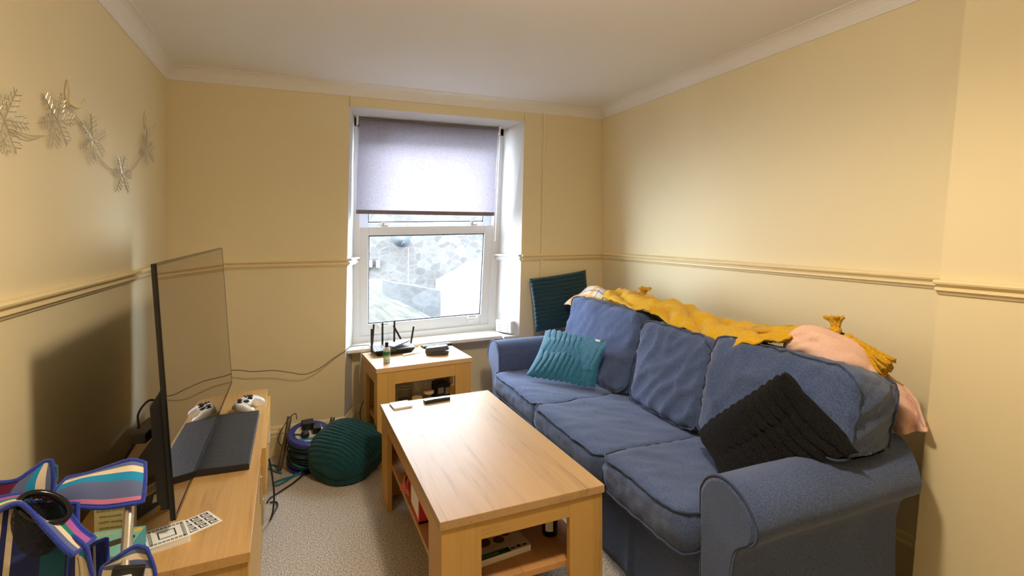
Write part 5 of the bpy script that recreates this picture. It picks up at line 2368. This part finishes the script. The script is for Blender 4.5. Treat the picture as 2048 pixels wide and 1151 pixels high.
fl = cloth("seat_corner", [[(-.362, 1.20, .585), (-.33, 1.19, .570), (-.290, 1.18, .575), (-.262, 1.18, .585)],
                           [(-.356, 1.21, .652), (-.33, 1.20, .650), (-.295, 1.19, .648), (-.264, 1.19, .642)],
                           [(-.350, 1.215, .662), (-.327, 1.205, .680), (-.301, 1.21, .690), (-.280, 1.20, .687)]], s6)
fl2 = cloth("seat_corner", [[cpt(-.400, .560, 1.30), cpt(-.385, .555, 1.29), cpt(-.365, .56, 1.29)],
                            [cpt(-.405, .655, 1.31), cpt(-.39, .668, 1.30), cpt(-.372, .672, 1.30)]],
            stripes("dark_flap_stripes", [(0, NAV), (.35, WHT), (.5, NAV)], 'u'), nu=14)
q = MB()
q.box(-.026, .026, -.006, .006, -.060, .036, M=Matrix.Translation((-.309, 1.180, .635)) @ Matrix.Rotation(.18, 4, 'Y'))
q.build("leg_bracket", m_black, CHT, bevel=.003)
q = MB()
q.lathe([(.014, 0), (.017, .006), (.012, .018)], 18, M=Matrix.Translation((-.309, 1.168, .640)))
q.build("pole_cup", m_white_pl, CHT)
for pts in ([(-.337, 1.322, .765), (-.333, 1.298, .731), (-.326, 1.26, .700), (-.309, 1.172, .646)], [(-.394, 1.245, .698), (-.392, 1.235, .685), (-.382, 1.22, .647), (-.36, 1.17, .45), (-.34, 1.12, .02)],
            [(-.50, 1.40, .80), (-.47, 1.37, .5), (-.42, 1.33, .02)], [(-.311, 1.178, .60), (-.33, 1.21, .35), (-.38, 1.30, .02)], [(-.60, 1.37, .79), (-.56, 1.30, .4), (-.52, 1.20, .02)]):
    q = MB()
    q.tube(pts, .0095, 14, smooth=6)
    q.build("leg_pole", m_metal, CHT, smooth=True)

# ------------------------------------------------------------------ outside the window
def far(x, y, z, k):
    return Vector((x * k, y * k, CAM_H + (z - CAM_H) * k))


m_stone = stone("rubble_stone", 3.6, (0.062, 0.060, 0.059), (0.125, 0.116, 0.108), (0.120, 0.118, 0.116), .05)
t = thing("stone_house", "tall rubble stone gable wall seen through the window", "building", (4, 15.0, -3))
q = MB()
q.box(-6, 14, 15.0, 15.3, -5, 4.4)
q.build("gable_wall", m_stone, t)
q = MB()
q.tube([far(1.745, 9, 1.02, 1.655), far(1.745, 9, .25, 1.655), far(2.37, 9, .105, 1.655)], .012, 8)
q.build("wall_cable", plain("grey_downlead", (.16, .16, .16), .6), t)
q = MB()
for (x, z, w_) in ((.95, .67, .055), (1.09, .76, .055), (1.22, .75, .05)):
    p = far(x, 9, z, 1.66)
    q.box(p.x - w_, p.x + w_, 14.85, 15.0, p.z - .10, p.z + .10)
q.build("wall_vent", plain("pale_vent", (.13, .13, .135), .6), t)


def dish(label, c, R_, face, arm_to):
    t_ = thing("satellite_dish", label, "satellite dish", c, (0, 0, 0), "satellite dishes on the stone wall")
    M_ = frame(Vector(c), (1, 0, 0), face)
    q_ = MB()
    q_.lathe([(R_ * k / 10, .10 * R_ * (k / 10) ** 2 * 2) for k in range(1, 11)], 36, M=M_ @ Matrix.Diagonal((1.05, .92, 1, 1)), cap=True)
    q_.build("reflector", plain("grey_dish", (.075, .084, .090), .8, spec=0.05), t_, smooth=True, solid=.01)
    q_ = MB()
    q_.tube([M_ @ Vector((0, -R_ * .6, .02)), M_ @ Vector((0, -R_ * .55, R_ * .9))], .02, 8)
    q_.build("feed_arm", plain("dish_arm", (.05, .055, .06), .8), t_)
    q_ = MB()
    q_.tube([Vector(c) + Vector((0, .02, 0)), Vector(arm_to)], .028, 8)
    q_.build("mount_arm", plain("dish_mount", (.09, .09, .09), .8), t_)


dish("grey satellite dish low on the stone wall above the white parapet", (4.09, 14.70, -.10), .265, (.35, -1, .28), (4.22, 14.99, -.62))
dish("pale satellite dish high on the stone wall close below the blind", (2.62, 14.70, 1.08), .265, (.3, -1, .3), (2.62, 14.99, .95))

m_slate_roof = stone("mossy_slate", 9, (0.045, 0.046, 0.046), (0.11, 0.103, 0.076), (0.035, 0.035, 0.035), .02, row=(.5, 1.2, 1.0))
q = MB()
A_, B_, C_, D_ = far(.40, 6, .86, 1.2), far(1.80, 6, .085, 1.2), far(2.10, 4.2, -.75, 1.2), far(.35, 4.2, .15, 1.2)
nn_ = (B_ - A_).cross(D_ - A_).normalized() * .12
if nn_.z < 0:
    nn_ = -nn_
q.hexa([D_ - nn_, C_ - nn_, B_ - nn_, A_ - nn_], [D_, C_, B_, A_])
o = q.build("slate_roof", m_slate_roof, None)
tag(o, "mossy slate roof slope below the window pane", "roof")
m_render = plain("white_render", (0.24, 0.24, 0.24), .9)
q = MB()
P_ = [far(2.05, 8, .51, 1.5), far(2.78, 8, .86, 1.5), far(2.78, 8, -1.2, 1.5), far(2.0, 8, -1.2, 1.5)]
q.add([*P_, *[p + Vector((0, .4, 0)) for p in P_]], [(0, 1, 2, 3), (7, 6, 5, 4), (0, 4, 5, 1), (1, 5, 6, 2), (2, 6, 7, 3), (3, 7, 4, 0)])
o = q.build("white_parapet", m_render, None)
tag(o, "white rendered parapet wall below the lower satellite dish", "parapet")
q = MB()
P_ = [far(.85, 8, .56, 1.5), far(1.21, 8, .56, 1.5), far(1.21, 8, -.6, 1.5), far(.85, 8, -.6, 1.5)]
q.add([*P_, *[p + Vector((0, .4, 0)) for p in P_]], [(0, 1, 2, 3), (7, 6, 5, 4), (0, 4, 5, 1), (1, 5, 6, 2), (2, 6, 7, 3), (3, 7, 4, 0)])
o = q.build("white_chimney_stack", m_render, None)
tag(o, "white rendered block rising behind the slate roof", "chimney")
q = MB()
P_ = [far(1.15, 8, .56, 1.45), far(2.06, 8, .36, 1.45), far(2.06, 8, -1.0, 1.45), far(1.15, 8, -1.0, 1.45)]
q.add([*P_, *[p + Vector((0, .3, 0)) for p in P_]], [(0, 1, 2, 3), (7, 6, 5, 4), (0, 4, 5, 1), (1, 5, 6, 2), (2, 6, 7, 3), (3, 7, 4, 0)])
o = q.build("garden_wall", stone("pale_stone", 3.0, (.07, .07, .07), (.14, .138, .135), (.12, .12, .12), .05), None)
tag(o, "pale low stone wall between slate roof and white parapet", "wall")
q = MB()
q.box(-8, 16, 4, 15, -4.2, -4.0)
o = q.build("ground_outside", plain("grey_yard", (.06, .06, .06), .9), None)
structure(o)

# our own house front around the window opening: it shades the yard
q = MB()
for (x0, x1, z0, z1) in ((-9, .20, -4.2, 6.5), (1.50, 12, -4.2, 6.5), (.20, 1.50, -4.2, .52), (.20, 1.50, 2.10, 6.5)):
    q.box(x0, x1, 3.66, 3.78, z0, z1)
structure(q.build("wall_outside", stone("granite_front", 3.6, (.02, .02, .02), (.06, .058, .055), (.05, .05, .05), .05)))
